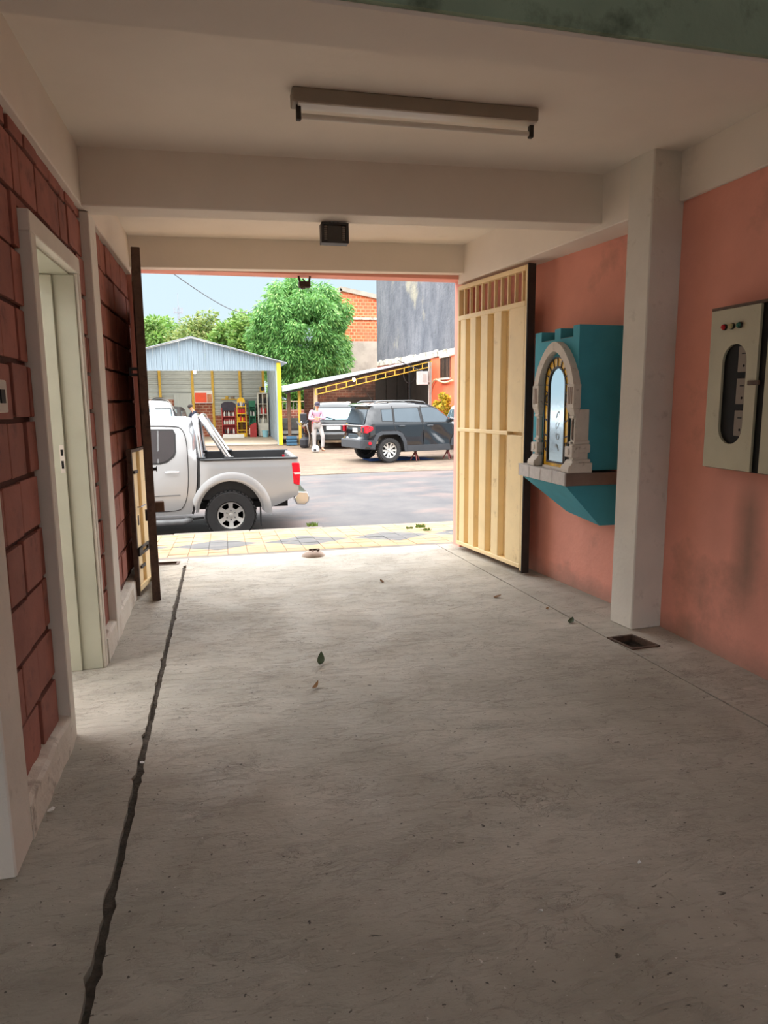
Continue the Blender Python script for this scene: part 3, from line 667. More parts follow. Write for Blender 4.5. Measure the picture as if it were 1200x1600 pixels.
# ------------------------------------------------------------------ meter cabinet on the right wall
t = thing('meter_cabinet', 'grey enamelled electricity cabinet with oval slot and three signal lamps', 'cabinet', (2.9, 3.3, 1.18))
PX = 2.862
def wallx(y): return 2.957 + .0133 * (4.3 - y)
mb = MB(); mb.hexa([(PX + .02, 2.86, 1.18), (wallx(2.86), 2.86, 1.18), (wallx(3.73), 3.73, 1.18), (PX + .02, 3.73, 1.18), (PX + .02, 2.86, 2.108), (wallx(2.86), 2.86, 2.108), (wallx(3.73), 3.73, 2.108), (PX + .02, 3.73, 2.108)])
mb.build('body', 'panel_dark', t)
slot = arc(3.515, 1.80, .098, .10, 0, PI, 10) + arc(3.515, 1.43, .098, .10, PI, 2 * PI, 10)
mb = MB(); plate(mb, [(3.335, 1.185), (3.728, 1.185), (3.728, 2.10), (3.335, 2.10)], [slot], lambda y, z: (PX, y, z), lambda y, z: (PX + .016, y, z)); dr = mb.build('door', 'panel_enamel', t)
MB().box(PX, PX + .016, 2.87, 3.27, 1.185, 2.10).build('door', 'panel_enamel', t)
MB().box(PX + .004, PX + .1, 2.85, 3.735, 2.102, 2.118).build('top_lip', 'rusty_steel', t)
for z0 in (1.38, 1.56, 1.74):
    m_ = MB().box(PX + .012, PX + .022, 3.405, 3.50, z0, z0 + .145).build('meter', 'meter_face', t, bevel=.003)
    MB().box(PX + .0105, PX + .0125, 3.44, 3.47, z0 + .10, z0 + .106).build('mark', 'panel_dark', m_); MB().lathe([(.0001, 0), (.008, 0)], (PX + .0115, 3.45, z0 + .035), 'x', 10).build('dial', 'panel_dark', m_)
for y, mt in ((3.607, 'red_lens'), (3.545, 'amber_lens'), (3.483, 'green_lens')):
    l_ = MB().lathe([(.018, .004), (.018, -.012), (.015, -.012)], (PX, y, 2.0), 'x', 14).build('lamp_bezel', 'dark_steel', dr, smooth=40)
    MB().lathe([(.015, .0), (.015, -.016), (.011, -.024), (.0001, -.027)], (PX, y, 2.0), 'x', 14).build('signal_lamp', mt, dr, smooth=50)
MB().box(PX - .012, PX, 3.30, 3.39, 1.665, 1.69).build('latch', 'rusty_steel', t, bevel=.004)
t = thing('switch_plate', 'pale wall switch on the brick wall at the left edge', 'switch', (-.79, 2.83, 1.62))
MB().box(-.80, -.782, 2.765, 2.905, 1.565, 1.685).build('plate', 'column_paint', t, bevel=.004)
MB().box(-.783, -.776, 2.81, 2.86, 1.60, 1.65).build('rocker', 'panel_dark', t)

# ------------------------------------------------------------------ small things on the floor
t = thing('floor_drain', 'square metal drain frame in the floor by the white column', 'drain', (2.59, 3.95, -.1))
def inset(q, k):
    cx = sum(p[0] for p in q) / 4; cy = sum(p[1] for p in q) / 4; return [(cx + (x - cx) * k, cy + (y - cy) * k) for x, y in q]
mb = MB(); plate(mb, inset(HOLE, 1.06), [inset(HOLE, .88)], zf(.008), zf(-.03)); mb.build('frame', 'rusty_steel', t)
mb = MB(); plate(mb, inset(HOLE, .99), [inset(HOLE, .95)], zf(-.002), zf(-.1)); mb.add([(x, y, -.08) for x, y in inset(HOLE, .98)], [(0, 1, 2, 3)]); mb.build('drain_pit', 'drain_dirt', t)
t = thing('floor_drain', 'flat metal drain frame on the floor by the gate edge', 'drain', (-.6, 7.13, -.05))
H2 = [(-.74, 7.08), (-.49, 7.07), (-.485, 7.18), (-.74, 7.19)]
mb = MB(); plate(mb, inset(H2, 1.06), [inset(H2, .84)], zf(.008), zf(-.04)); mb.build('frame', 'rusty_steel', t)
mb = MB(); mb.add([(x, y, -.035) for x, y in inset(H2, .98)], [(0, 1, 2, 3)]); mb.build('drain_pit', 'drain_dirt', t)
t = thing('gate_stop', 'rough concrete gate stop with iron catch on the threshold', 'gate stop', (.865, 7.10, 0))
mb = MB(); r_ = random.Random(5); n = 14; rings = []
for rad, h in ((1, 0), (.95, .018), (.62, .05), (.3, .062)):
    rings.append([(.865 + .125 * rad * math.cos(2 * PI * k / n) * r_.uniform(.92, 1.06), 7.10 + .10 * rad * math.sin(2 * PI * k / n) * r_.uniform(.9, 1.08), h) for k in range(n)])
vs = sum(rings, []); fs = [(i * n + k, i * n + (k + 1) % n, (i + 1) * n + (k + 1) % n, (i + 1) * n + k) for i in range(3) for k in range(n)] + [tuple(range(3 * n, 4 * n)), tuple(range(n - 1, -1, -1))]
mb.add(vs, fs).build('mound', 'concrete_lump', t, smooth=60)
MB().box(.82, .93, 7.09, 7.105, .05, .078).box(.90, .915, 7.06, 7.12, .045, .075).box(.85, .865, 7.06, 7.12, .045, .07).build('catch', 'rusty_steel', t)
def leaf(px, py, label, mt, L=.05, curl=.5, rz=0., tilt=0.):
    p = at_z(px, py, 0.0); mb = MB(); n = 6; up = []; 
    vs = []; 
    for i in range(n + 1):
        u = i / n; w = .3 * L * math.sin(PI * u) ** .8 + .0004; h = curl * L * (u - .35) ** 2 * 1.4 + .001
        vs += [(u * L - L / 2, -w, h + w * .45), (u * L - L / 2, 0, h), (u * L - L / 2, w, h + w * .45)]
    vs += [(x, y, z + .0016) for x, y, z in vs]; K = 3 * (n + 1); fs = []
    for i in range(n):
        for j in range(2):
            a = i * 3 + j; fs += [(a + 3, a + 4, a + 1, a), (a + K, a + K + 1, a + K + 4, a + K + 3)]
        fs += [(i * 3, i * 3 + 3, i * 3 + 3 + K, i * 3 + K), (i * 3 + 2, i * 3 + 2 + K, i * 3 + 5 + K, i * 3 + 5)]
    fs += [(0, K, K + 1, 1), (1, K + 1, K + 2, 2)]
    o = mb.add(vs, fs).build('fallen_leaf', mt, smooth=60); o.location = p; o.rotation_euler = (0, -tilt, rz); o.location.z = .001 + abs(math.sin(tilt)) * L * .5
    return tag(o, label, 'leaf')
leaf(502, 1038, 'dark green curled leaf on the floor in the middle', 'leaf_green', .075, 1.1, 1.2, .5)
leaf(494, 1076, 'small brown leaf on the floor below the green leaf', 'leaf_brown', .05, 1.0, .4, .3)
leaf(597, 910, 'small dry leaf on the floor near the street opening', 'leaf_brown', .05, .8, 2.0)
leaf(777, 934, 'brown twig-like leaf on the floor before the cream gate', 'leaf_brown', .07, .5, .1)
leaf(892, 973, 'dark clump of leaf lying on the right floor joint', 'leaf_green', .07, .8, .7)
leaf(855, 952, 'tiny dry leaf on the floor near the right joint', 'leaf_brown', .035, .6, .7)
def scrap(px, py, label, L=.03):
    p = at_z(px, py, 0.0); r = random.Random(px); mb = MB()
    q = [(L * r.uniform(.6, 1) * math.cos(a), L * .7 * r.uniform(.6, 1) * math.sin(a)) for a in (0.3, 1.4, 2.6, 3.9, 5.2)]
    z = [r.uniform(.004, .014) for _ in q]
    vs = [(x, y, h) for (x, y), h in zip(q, z)] + [(x, y, h - .003) for (x, y), h in zip(q, z)]
    o = mb.add(vs, [(0, 1, 2, 3, 4), (9, 8, 7, 6, 5)] + [(i, (i + 1) % 5, 5 + (i + 1) % 5, 5 + i) for i in range(5)]).build('paper_scrap', 'paper_white'); o.location = (p.x, p.y, 0)
    return tag(o, label, 'paper')
scrap(80, 1268, 'white paper scrap by the near left plinth', .022)
scrap(222, 1193, 'white scrap lying in the left drain slot', .014)
scrap(846, 1425, 'tiny white scrap in the foreground floor', .010)
scrap(999, 1350, 'tiny white scrap on the right of the near floor', .009)
# ------------------------------------------------------------------ ground outside
def swz(y): return -.004 - .125 * max(0, min(1, (y - 7.42) / 2.0))
sidewalk = S(MB().hexa([(-9, 7.42, -.5), (10, 7.42, -.5), (10, 9.42, -.5), (-9, 9.42, -.5), (-9, 7.42, -.035), (10, 7.42, -.035), (10, 9.42, -.16), (-9, 9.42, -.16)]), 'sidewalk', 'kerb_stone')
def tilemesh(sx_, sy_, h, mt, name):
    bm = bmesh.new(); bmesh.ops.create_cube(bm, size=1)
    for v in bm.verts: v.co = Vector((v.co.x * sx_, v.co.y * sy_, v.co.z * h))
    bmesh.ops.bevel(bm, geom=[e for e in bm.edges], offset=.004, segments=1, affect='EDGES')
    me = bpy.data.meshes.new(name); bm.to_mesh(me); bm.free(); me.materials.append(MATS[mt]); return me
tm = tilemesh(.2055, .198, .035, 'pavement_tile', 'tile'); rr = random.Random(8)
slope = math.atan2(-.125, 2.0)
for i in range(27):
    for j in range(10):
        x = -1.25 + (i + .5) * .208; y = 7.425 + (j + .5) * .2
        o = bpy.data.objects.new('tile', tm); COL.objects.link(o); o.parent = sidewalk
        o.location = (x, y, swz(y) - .0175 + rr.uniform(-.004, .003)); o.rotation_euler = (slope + rr.uniform(-.01, .01), rr.uniform(-.01, .01), 0)
km = tilemesh(.985, .12, .3, 'kerb_stone', 'kerb_stone')
for i in range(8):
    o = bpy.data.objects.new('kerb_stone', km); COL.objects.link(o); o.parent = sidewalk; o.location = (-2.2 + i, 9.48, -.29 + rr.uniform(-.008, .008)); o.rotation_euler = (0, 0, rr.uniform(-.006, .006))
mb = MB(); yy = [9.4, 11, 13, 15, 17.4]; zz_ = [-.50, -.45, -.34, -.25, -.19]
for (a, za), (b, zb) in zip(zip(yy, zz_), zip(yy[1:], zz_[1:])): mb.hexa([(-40, a, -.8), (40, a, -.8), (40, b, -.8), (-40, b, -.8), (-40, a, za), (40, a, za), (40, b, zb), (-40, b, zb)])
S(mb, 'road', 'asphalt')
def gz(y):
    for i in range(len(yy) - 1):
        if yy[i] <= y <= yy[i + 1]: return zz_[i] + (zz_[i + 1] - zz_[i]) * (y - yy[i]) / (yy[i + 1] - yy[i])
    return -.16
mb = MB(); r_ = random.Random(2); xs = [-40 + 2 * i for i in range(41)]
edge = [(x, 17.15 + r_.uniform(-.25, .25)) for x in xs]
for (x0, y0), (x1, y1) in zip(edge, edge[1:]): mb.hexa([(x0, y0, -.6), (x1, y1, -.6), (x1, 90, -.6), (x0, 90, -.6), (x0, y0, -.185), (x1, y1, -.185), (x1, 90, -.16), (x0, 90, -.16)])
yard = S(mb, 'yard_ground', 'earth_yard')
S(MB().box(-60, 60, 90, 400, -.6, -.2), 'far_ground', 'earth_yard')

# ------------------------------------------------------------------ vehicles
def skin_shell(outline, yA, yB, step=.09, inner=.07, cross=1, crown=0, under=None):
    """closed body from a side outline (x,z): two curved flanks and the strip that joins them"""
    lp = dense(outline, step); xs = [p[0] for p in lp]; zs = [p[1] for p in lp]; pts = []
    segs = list(zip(lp, lp[1:] + lp[:1]))
    x = min(xs) + .03
    while x < max(xs):
        z = min(zs) + .03
        while z < max(zs):
            if inpoly((x, z), lp) and min(segd((x, z), a, b) for a, b in segs) > inner * .45: pts.append((x, z))
            z += step
        x += step
    V, T = cdt(lp, [], pts); n = len(V); vs = []; fs = []; mi = []
    dd = [min(segd(p, a, b) for a, b in segs) for p in V]
    for f in (yA, yB): vs += [(p[0], f(p[0], p[1], d), p[1]) for p, d in zip(V, dd)]
    fs += [t for t in T] + [tuple(i + n for i in t[::-1]) for t in T]; mi += [0] * len(fs)
    k = len(lp); prev = list(range(k)); last = [n + i for i in range(k)]
    rows = [prev]
    for c in range(1, cross):
        u = c / cross; base = len(vs)
        for i in range(k):
            a = vs[i]; b = vs[n + i]; bow = crown * 4 * u * (1 - u) * (1 if a[2] > .7 else 0)
            vs.append((a[0], a[1] + (b[1] - a[1]) * u, a[2] + bow))
        rows.append(list(range(base, base + k)))
    rows.append(last)
    for r0, r1 in zip(rows, rows[1:]):
        for i in range(k):
            j = (i + 1) % k; fs.append((r0[i], r0[j], r1[j], r1[i])); mi.append(1 if under and under(*lp[i]) and under(*lp[j]) else 0)
    return vs, fs, mi
def add_shell(mb, *a, **k):
    vs, fs, mi = skin_shell(*a, **k); o = len(mb.v); mb.v += vs; mb.f += [tuple(i + o for i in f) for f in fs]; mb.mi += mi; return mb
def panel(mb, poly, yf, off, th, side, step=.09, rim=0):
    """thin plate following the flank; side -1 / +1"""
    lp = dense(poly, step); pts = []
    xs = [p[0] for p in lp]; zs = [p[1] for p in lp]; segs = list(zip(lp, lp[1:] + lp[:1])); x = min(xs)
    while x < max(xs):
        z = min(zs)
        while z < max(zs):
            if inpoly((x, z), lp) and min(segd((x, z), a, b) for a, b in segs) > .03: pts.append((x, z))
            z += step
        x += step
    return plate(mb, lp, [], lambda x, z: (x, side * (yf(x, z) + off), z), lambda x, z: (x, side * (yf(x, z) + off - th), z), pts=pts)
def strip(mb, line, yf, w, off, th, side):
    """narrow band along a line on the flank"""
    L = []; R = []
    for i, p in enumerate(line):
        a = Vector(line[max(0, i - 1)]); b = Vector(line[min(len(line) - 1, i + 1)]); d = (b - a).normalized(); nrm = Vector((-d.y, d.x)) * w / 2
        L.append((p[0] + nrm.x, p[1] + nrm.y)); R.append((p[0] - nrm.x, p[1] - nrm.y))
    n = len(line); vs = []
    for o_ in (off, off - th):
        for P_ in (L, R): vs += [(x, side * (yf(x, z) + o_), z) for x, z in P_]
    fs = []
    for i in range(n - 1): fs += [(i, i + 1, n + i + 1, n + i), (2 * n + i, 3 * n + i, 3 * n + i + 1, 2 * n + i + 1), (i, 2 * n + i, 2 * n + i + 1, i + 1), (n + i, n + i + 1, 3 * n + i + 1, 3 * n + i)]
    fs += [(0, n, 3 * n, 2 * n), (n - 1, 3 * n - 1, 4 * n - 1, 2 * n - 1)]
    mb.add(vs, fs); return mb
def wheel(parent, c, R, w, rim, side, style, n=6, tread=True):
    """tyre with a rim; side is the outward y direction"""
    cx, cy, cz = c; h = w / 2
    tyre = MB().lathe([(rim * .96, -h * .75), (rim * 1.03, -h * .95), (R * .93, -h), (R * .985, -h * .72), (R, -h * .3), (R, h * .3), (R * .985, h * .72), (R * .93, h), (rim * 1.03, h * .95), (rim * .96, h * .75)], (cx, cy, cz), 'y', 36, cap=False)
    if tread:
        for k in range(36):
            a = 2 * PI * k / 36
            for q in (-1, 1):
                p = Vector((cx + R * math.cos(a), cy + q * h * .62, cz + R * math.sin(a))); d = Vector((math.cos(a), 0, math.sin(a)))
                tyre.bar(p - d * .012, p + d * .009, h * .55, R * .11, up=(-math.sin(a), 0, math.cos(a)))
    ty = tyre.build('wheel', 'rubber', parent, smooth=35)
    yo = cy + side * h * .62
    MB().lathe([(rim * .97, -h * .8), (rim * .97, h * .7), (rim * .93, h * .7), (rim * .93, -h * .8)], (cx, cy, cz), 'y', 32, cap=False).build('rim_barrel', 'alloy', ty, smooth=40)
    MB().lathe([(.0001, 0), (rim * .94, 0)], (cx, cy - side * h * .1, cz), 'y', 24).build('brake_drum', 'truck_liner', ty)
    holes = []
    if style == 'six':
        for k in range(n):
            a = 2 * PI * (k + .5) / n + PI / 2
            loc = [(.50, -.13), (.50, .13), (.80, .27), (.84, .20), (.86, 0), (.84, -.20), (.80, -.27)]
            holes.append([(rim * (r * math.cos(a) - t_ * math.sin(a)), rim * (r * math.sin(a) + t_ * math.cos(a))) for r, t_ in loc])
    else:
        for k in range(10):
            a = 2 * PI * (k + .5) / 10; q = .13 if k % 2 else .2; i0 = .55 if k % 2 else .34
            loc = [(i0, -.035), (i0, .035), (.86, q), (.88, 0), (.86, -q)]
            holes.append([(rim * (r * math.cos(a) - t_ * math.sin(a)), rim * (r * math.sin(a) + t_ * math.cos(a))) for r, t_ in loc])
    circ = arc(0, 0, rim * .965, rim * .965, 0, 2 * PI, 40)[:-1]
    def dish(r): return side * (h * .25 * (r / rim) ** 2 - h * .25)
    fa = lambda x, z: (cx + x, yo + dish(math.hypot(x, z)), cz + z); fb = lambda x, z: (cx + x, yo + dish(math.hypot(x, z)) - side * .035, cz + z)
    ring = [(rim * q * math.cos(a), rim * q * math.sin(a)) for q in (.2, .4) for a in [2 * PI * i / 16 for i in range(16)]]
    ring = [p for p in ring if not any(inpoly(p, hl) for hl in holes)]
    mb = MB(); plate(mb, circ, holes, fa, fb, pts=ring); rm = mb.build('rim', 'alloy', ty, smooth=35)
    for k in range(6 if style == 'six' else 5):
        a = 2 * PI * k / (6 if style == 'six' else 5) + PI / 2; rr_ = rim * .32
        MB().lathe([(.013, 0), (.013, side * .012), (.009, side * .018), (.0001, side * .018)], (cx + rr_ * math.cos(a), yo - side * h * .20, cz + rr_ * math.sin(a)), 'y', 6).build('lug_nut', 'junk_grey', rm)
    MB().lathe([(rim * .15, 0), (rim * .14, side * .02), (.0001, side * .026)], (cx, yo - side * h * .24, cz), 'y', 14).build('centre_cap', 'alloy', rm, smooth=40)
    return ty

# ---- silver pickup parked along the kerb (front to the left, near flank at -y)
PW = .915
def pw(x, z, d=1): 
    w = PW - .025 * ((z - .85) / .45) ** 2 if z < 1.3 else PW - .03 - (z - 1.3) * .30
    if z > 1.3 and d < .12: w -= .12 - math.sqrt(max(0, .12 ** 2 - (.12 - d) ** 2))
    return w
PK = thing('pickup_truck', 'silver double-cab pickup with chrome sports bars parked at the kerb', 'pickup', (.068, 11.60, -.485), 0, world=False)
def archpts(cx, cz, rx, rz, zb, n=14):
    a0 = math.asin((zb - cz) / rz); return arc(cx, cz, rx, rz, a0, PI - a0, n)     # from the +x foot over the top to the -x foot
RA = archpts(.0, .40, .47, .50, .44)
FA = archpts(-3.2, .40, .47, .50, .40)
cab = [(-.58, .42), (-.52, .62), (-.475, .90), (-.46, 1.20), (-.47, 1.30), (-.485, 1.62), (-.50, 1.74), (-.55, 1.80), (-.66, 1.825), (-1.2, 1.84), (-1.75, 1.825), (-1.98, 1.76), (-2.55, 1.30), (-2.72, 1.24), (-3.6, 1.15), (-3.95, 1.06), (-4.1, .92), (-4.15, .5), (-3.95, .38), (-3.68, .38)] + FA[::-1][0:] + [(-2.70, .38)]
cab = cab[:20] + [p for p in reversed(FA)] + [(-2.6, .38)]
mb = MB(); add_shell(mb, cab, lambda x, z, d: -pw(x, z, d), lambda x, z, d: pw(x, z, d), cross=6, crown=.03, under=lambda x, z: z < .43 or (abs(x + 3.2) < .5 and z < .95))
mb.build('cab', ['truck_silver', 'truck_liner'], PK, smooth=40)
bed = [(-.42, 1.215), (-.425, .95), (-.45, .70), (-.52, .44)] + [(p[0], p[1]) for p in RA[::-1]] + [(.50, .43), (.75, .53), (1.03, .66), (1.045, 1.0), (1.03, 1.215)]
for s_ in (-1, 1):
    mb = MB(); add_shell(mb, bed, lambda x, z, d: s_ * (pw(x, z, 1) - (.012 if d < .02 else 0)), lambda x, z, d: s_ * (PW - .085), cross=1, under=lambda x, z: z < .95 and abs(x) < .52)
    bs = mb.build('bed_side', ['truck_silver', 'truck_liner'], PK, smooth=40)
    fl = arc(0, .43, .50, .485, -.03, PI - .02, 26); fo = arc(.02, .43, .60, .605, -.12, PI - .32, 26)
    mb = MB(); N_ = 27; vs = []
    for q in range(N_):
        (xi, zi), (xo, zo) = fl[q], fo[q]; xm, zm = (xi * .6 + xo * .4, zi * .6 + zo * .4)
        vs += [(xi, s_ * (pw(xi, zi) - .06), zi), (xi, s_ * (pw(xi, zi) + .042), zi), (xm, s_ * (pw(xm, zm) + .05), zm), (xo, s_ * (pw(xo, zo) + .018), zo), (xo, s_ * (pw(xo, zo) - .01), zo)]
    fs = [(q * 5 + k, q * 5 + (k + 1) % 5, (q + 1) * 5 + (k + 1) % 5, (q + 1) * 5 + k) for q in range(N_ - 1) for k in range(5)] + [(0, 1, 2, 3, 4), tuple((N_ - 1) * 5 + k for k in (4, 3, 2, 1, 0))]
    mb.add(vs, fs).build('fender_flare', 'truck_silver', bs, smooth=50)
    MB().box(-.42, 1.035, s_ * (PW - .09), s_ * (PW - .0), 1.213, 1.238).build('rail_cap', 'truck_liner', bs, bevel=.006)
    mb = MB(); mb.prism([(.955, .83), (1.05, .80), (1.066, 1.0), (1.055, 1.15), (.935, 1.15), (.945, 1.0)], lambda x, z: (x, s_ * (pw(x, z) - .1), z), lambda x, z: (x, s_ * (pw(x, z) + .006), z))
    tl = mb.build('tail_lamp', 'tail_red', PK, bevel=.008)
    MB().box(.955, 1.068, s_ * (PW - .06), s_ * (PW + .003), .975, 1.0).build('lens_band', 'bottle_white', tl)
    mb = MB(); strip(mb, [(-.44, 1.215), (-.44, 1.0), (-.452, .80), (-.49, .62), (-.56, .42)], lambda x, z: pw(x, z), .035, -.012, .03, s_); mb.build('cab_gap', 'seam_dark', PK)
    # doors and glass
    rear_door = [(-1.62, .50), (-.78, .46), (-.66, .55), (-.60, .80), (-.585, 1.2), (-.60, 1.55), (-.66, 1.70), (-.78, 1.735), (-1.62, 1.74)]
    for _ in range(2): rear_door = [rear_door[0]] + [q for a_, b_ in zip(rear_door, rear_door[1:]) for q in ((a_[0] * .75 + b_[0] * .25, a_[1] * .75 + b_[1] * .25), (a_[0] * .25 + b_[0] * .75, a_[1] * .25 + b_[1] * .75))] + [rear_door[-1]]
    mb = MB(); strip(mb, rear_door, pw, .011, .007, .016, s_); mb.build('door_seam', 'seam_dark', PK)
    mb = MB(); strip(mb, [(-1.62, .50), (-1.62, 1.74)], pw, .011, .007, .016, s_); mb.build('door_seam', 'seam_dark', PK)
    mb = MB(); strip(mb, [(-1.62, .50), (-2.55, .50), (-2.66, .7), (-2.66, 1.2)], pw, .011, .007, .016, s_); mb.build('door_seam', 'seam_dark', PK)
    win = [(-1.57, 1.20), (-1.0, 1.20), (-.90, 1.225), (-.80, 1.30), (-.775, 1.36), (-.775, 1.60), (-.80, 1.66), (-1.57, 1.67)]
    mb = MB(); panel(mb, [(-1.6, 1.175), (-.98, 1.175), (-.88, 1.20), (-.775, 1.285), (-.75, 1.35), (-.75, 1.61), (-.785, 1.685), (-1.6, 1.695)], pw, .003, .012, s_); fr = mb.build('window_frame', 'seam_dark', PK, smooth=40)
    mb = MB(); panel(mb, win, pw, .006, .01, s_); mb.build('pane', 'dark_glass', fr, smooth=40)
    mb = MB(); strip(mb, [(-1.01, 1.2), (-1.0, 1.665)], pw, .022, .016, .012, s_); mb.build('glass_divider', 'junk_grey', fr)
    mb = MB(); panel(mb, [(-2.45, 1.20), (-1.66, 1.20), (-1.66, 1.68), (-1.85, 1.68), (-2.05, 1.60)], pw, .005, .012, s_); mb.build('front_pane', 'dark_glass', PK, smooth=40)
    for hx in (-.82, -1.85):
        mb = MB(); panel(mb, arc(hx, 1.045, .065, .05, 0, 2 * PI, 14)[:-1], pw, .004, .01, s_); hd = mb.build('door_handle', 'truck_silver', PK, smooth=40)
        mb = MB(); strip(mb, [(hx - .10, 1.055), (hx, 1.062), (hx + .10, 1.055)], pw, .028, .035, .015, s_); mb.build('grip', 'chrome', hd, bevel=.004)
    mb = MB(); strip(mb, [(-1.6, .70), (-.72, .715)], pw, .014, .006, .014, s_); mb.build('door_crease', 'junk_grey', PK)
    mb = MB(); mb.tube([(-2.55, s_ * (PW + .03), .30), (-.70, s_ * (PW + .03), .315), (-.60, s_ * (PW - .1), .33)], .045, 12); stp = mb.build('side_step', 'junk_grey', PK, smooth=50)
    MB().bar((-.62, s_ * .8, .325), (-.40, s_ * .8, .345), .03).build('step_bracket', 'truck_liner', stp)
    MB().box(.44, .455, s_ * (PW - .20), s_ * (PW + .02), .20, .47).build('mudflap', 'truck_liner', PK)
    mb = MB()                                                                     # chrome roll hoop legs
    MB().tube([(-.405, s_ * .80, 1.235), (-.43, s_ * .775, 1.50), (-.46, s_ * .72, 1.80), (-.47, s_ * .62, 1.845)], .045, 14).build('sports_bar', 'chrome', PK, smooth=50)
    MB().tube([(.0, s_ * .80, 1.235), (-.17, s_ * .775, 1.52), (-.34, s_ * .72, 1.80), (-.37, s_ * .62, 1.845)], .045, 14).build('sports_bar', 'chrome', PK, smooth=50)
    for x0, x1 in ((-.465, -.34), (-.065, .075)): MB().box(x0, x1, s_ * .735, s_ * .87, 1.236, 1.262).build('bar_foot', 'truck_liner', PK, bevel=.006)
    wheel(PK, (0, s_ * (PW - .115), .375), .375, .245, .215, s_, 'six'); wheel(PK, (-3.2, s_ * (PW - .115), .375), .375, .245, .215, s_, 'six')
for x in (-.47, -.37): MB().tube([(x, -.63, 1.845), (x, 0, 1.855), (x, .63, 1.845)], .045, 12).build('sports_bar', 'chrome', PK, smooth=50)
MB().box(-.42, .99, -.83, .83, .62, .66).build('bed_floor', 'truck_liner', PK)
lin_ = MB().box(-.42, -.38, -.83, .83, .66, 1.22).box(-.38, 1.0, .815, .832, .66, 1.225).box(-.38, 1.0, -.832, -.815, .66, 1.225).build('bed_liner', 'truck_liner', PK)
for x in (-.1, .62): MB().lathe([(.035, -.02), (.035, 0), (.02, .004), (.02, -.02)], (x, .81, 1.08), 'y', 10).build('tie_down', 'junk_grey', lin_)
tg = MB().box(.985, 1.045, -.80, .80, .66, 1.225).build('tailgate', 'truck_silver', PK, bevel=.01)
MB().box(.975, .99, -.78, .78, .68, 1.20).build('tailgate_liner', 'junk_grey', tg)
mb = MB(); mb.prism([(1.0, .50), (1.13, .49), (1.19, .54), (1.20, .62), (1.17, .69), (1.03, .70), (.96, .60)], lambda x, z: (x, -.89, z), lambda x, z: (x, .89, z)); mb.build('rear_bumper', 'chrome', PK, bevel=.015, seg=2)
MB().box(-3.3, .9, -.45, -.35, .42, .52).box(-3.3, .9, .35, .45, .42, .52).build('chassis_rail', 'truck_liner', PK)
MB().tube([(0, -.75, .375), (0, .75, .375)], .05, 8).build('rear_axle', 'truck_liner', PK)
mb = MB(); mb.add([(-2.50, -.70, 1.335), (-2.50, .70, 1.335), (-2.01, .62, 1.755), (-2.01, -.62, 1.755)], [(0, 1, 2, 3)]); mb.add([(-2.515, -.70, 1.335), (-2.515, .70, 1.335), (-2.025, .62, 1.76), (-2.025, -.62, 1.76)], [(3, 2, 1, 0)]); mb.build('windscreen', 'dark_glass', PK)
MB().box(-.468, -.455, -.60, .60, 1.28, 1.66).build('rear_window', 'dark_glass', PK)
MB().box(-4.17, -4.1, -.55, .55, .72, .95).build('grille', 'truck_liner', PK); MB().box(-4.22, -4.05, -.88, .88, .42, .62).build('front_bumper', 'chrome', PK, bevel=.02)

# ---- black sport utility car on jack stands, right flank towards the street
TH = math.radians(12.5)
JP = thing('jeep_car', 'black sport utility car with dented door propped on jack stands', 'car', (4.43, 20.27, -.165), TH, world=False); JP.name = 'utility_car'
ORG['utility_car'] = (0, 0, 0)
JW = .885
def jw(x, z, d=1):
    w = JW - .05 * ((z - .75) / .5) ** 2 if z < 1.12 else JW - .03 - (z - 1.12) * .24
    if x < -.4: w -= .16 * ((-.4 - x) / .4) ** 2
    if x > 2.6: w -= .25 * ((x - 2.6) / .9) ** 2
    if d < .1 and z > .5: w -= (.1 - math.sqrt(max(0, .1 ** 2 - (.1 - d) ** 2))) * .8
    return w
def trap(cx): return [(cx + .50, .30), (cx + .44, .56), (cx + .34, .74), (cx + .22, .80), (cx - .22, .80), (cx - .34, .74), (cx - .43, .56), (cx - .45, .42)]
jo = [(-.45, .42), (-.70, .40), (-.78, .48), (-.80, .66), (-.74, .72), (-.74, .98), (-.68, 1.06), (-.56, 1.40), (-.50, 1.56), (-.62, 1.60), (-.60, 1.635), (-.40, 1.67), (.2, 1.70), (.9, 1.69), (1.35, 1.64), (1.65, 1.52), (2.12, 1.16), (2.25, 1.11), (3.0, 1.05), (3.25, .96), (3.33, .80), (3.36, .45), (3.2, .32)] + trap(2.57)[0:7] + [(2.13, .30)] + trap(0)[0:7]
mb = MB(); add_shell(mb, jo, lambda x, z, d: -jw(x, z, d), lambda x, z, d: jw(x, z, d), step=.085, cross=6, crown=.02, under=lambda x, z: z < .42 or (z < .82 and (abs(x) < .52 or abs(x - 2.57) < .52)))
jb = mb.build('body', ['jeep_paint', 'truck_liner'], JP, smooth=38)
rv = random.Random(4)
for v in jb.data.vertices:                                                    # crumpled right doors
    x, y, z = v.co
    if y < -.7 and 1.0 < x < 2.1 and .45 < z < 1.05:
        k = math.sin(PI * (x - 1.0) / 1.1) * math.sin(PI * (z - .45) / .6); v.co.y += .10 * k * (.55 + .45 * math.sin(9 * x + 7 * z)) + rv.uniform(-.014, .014) * k
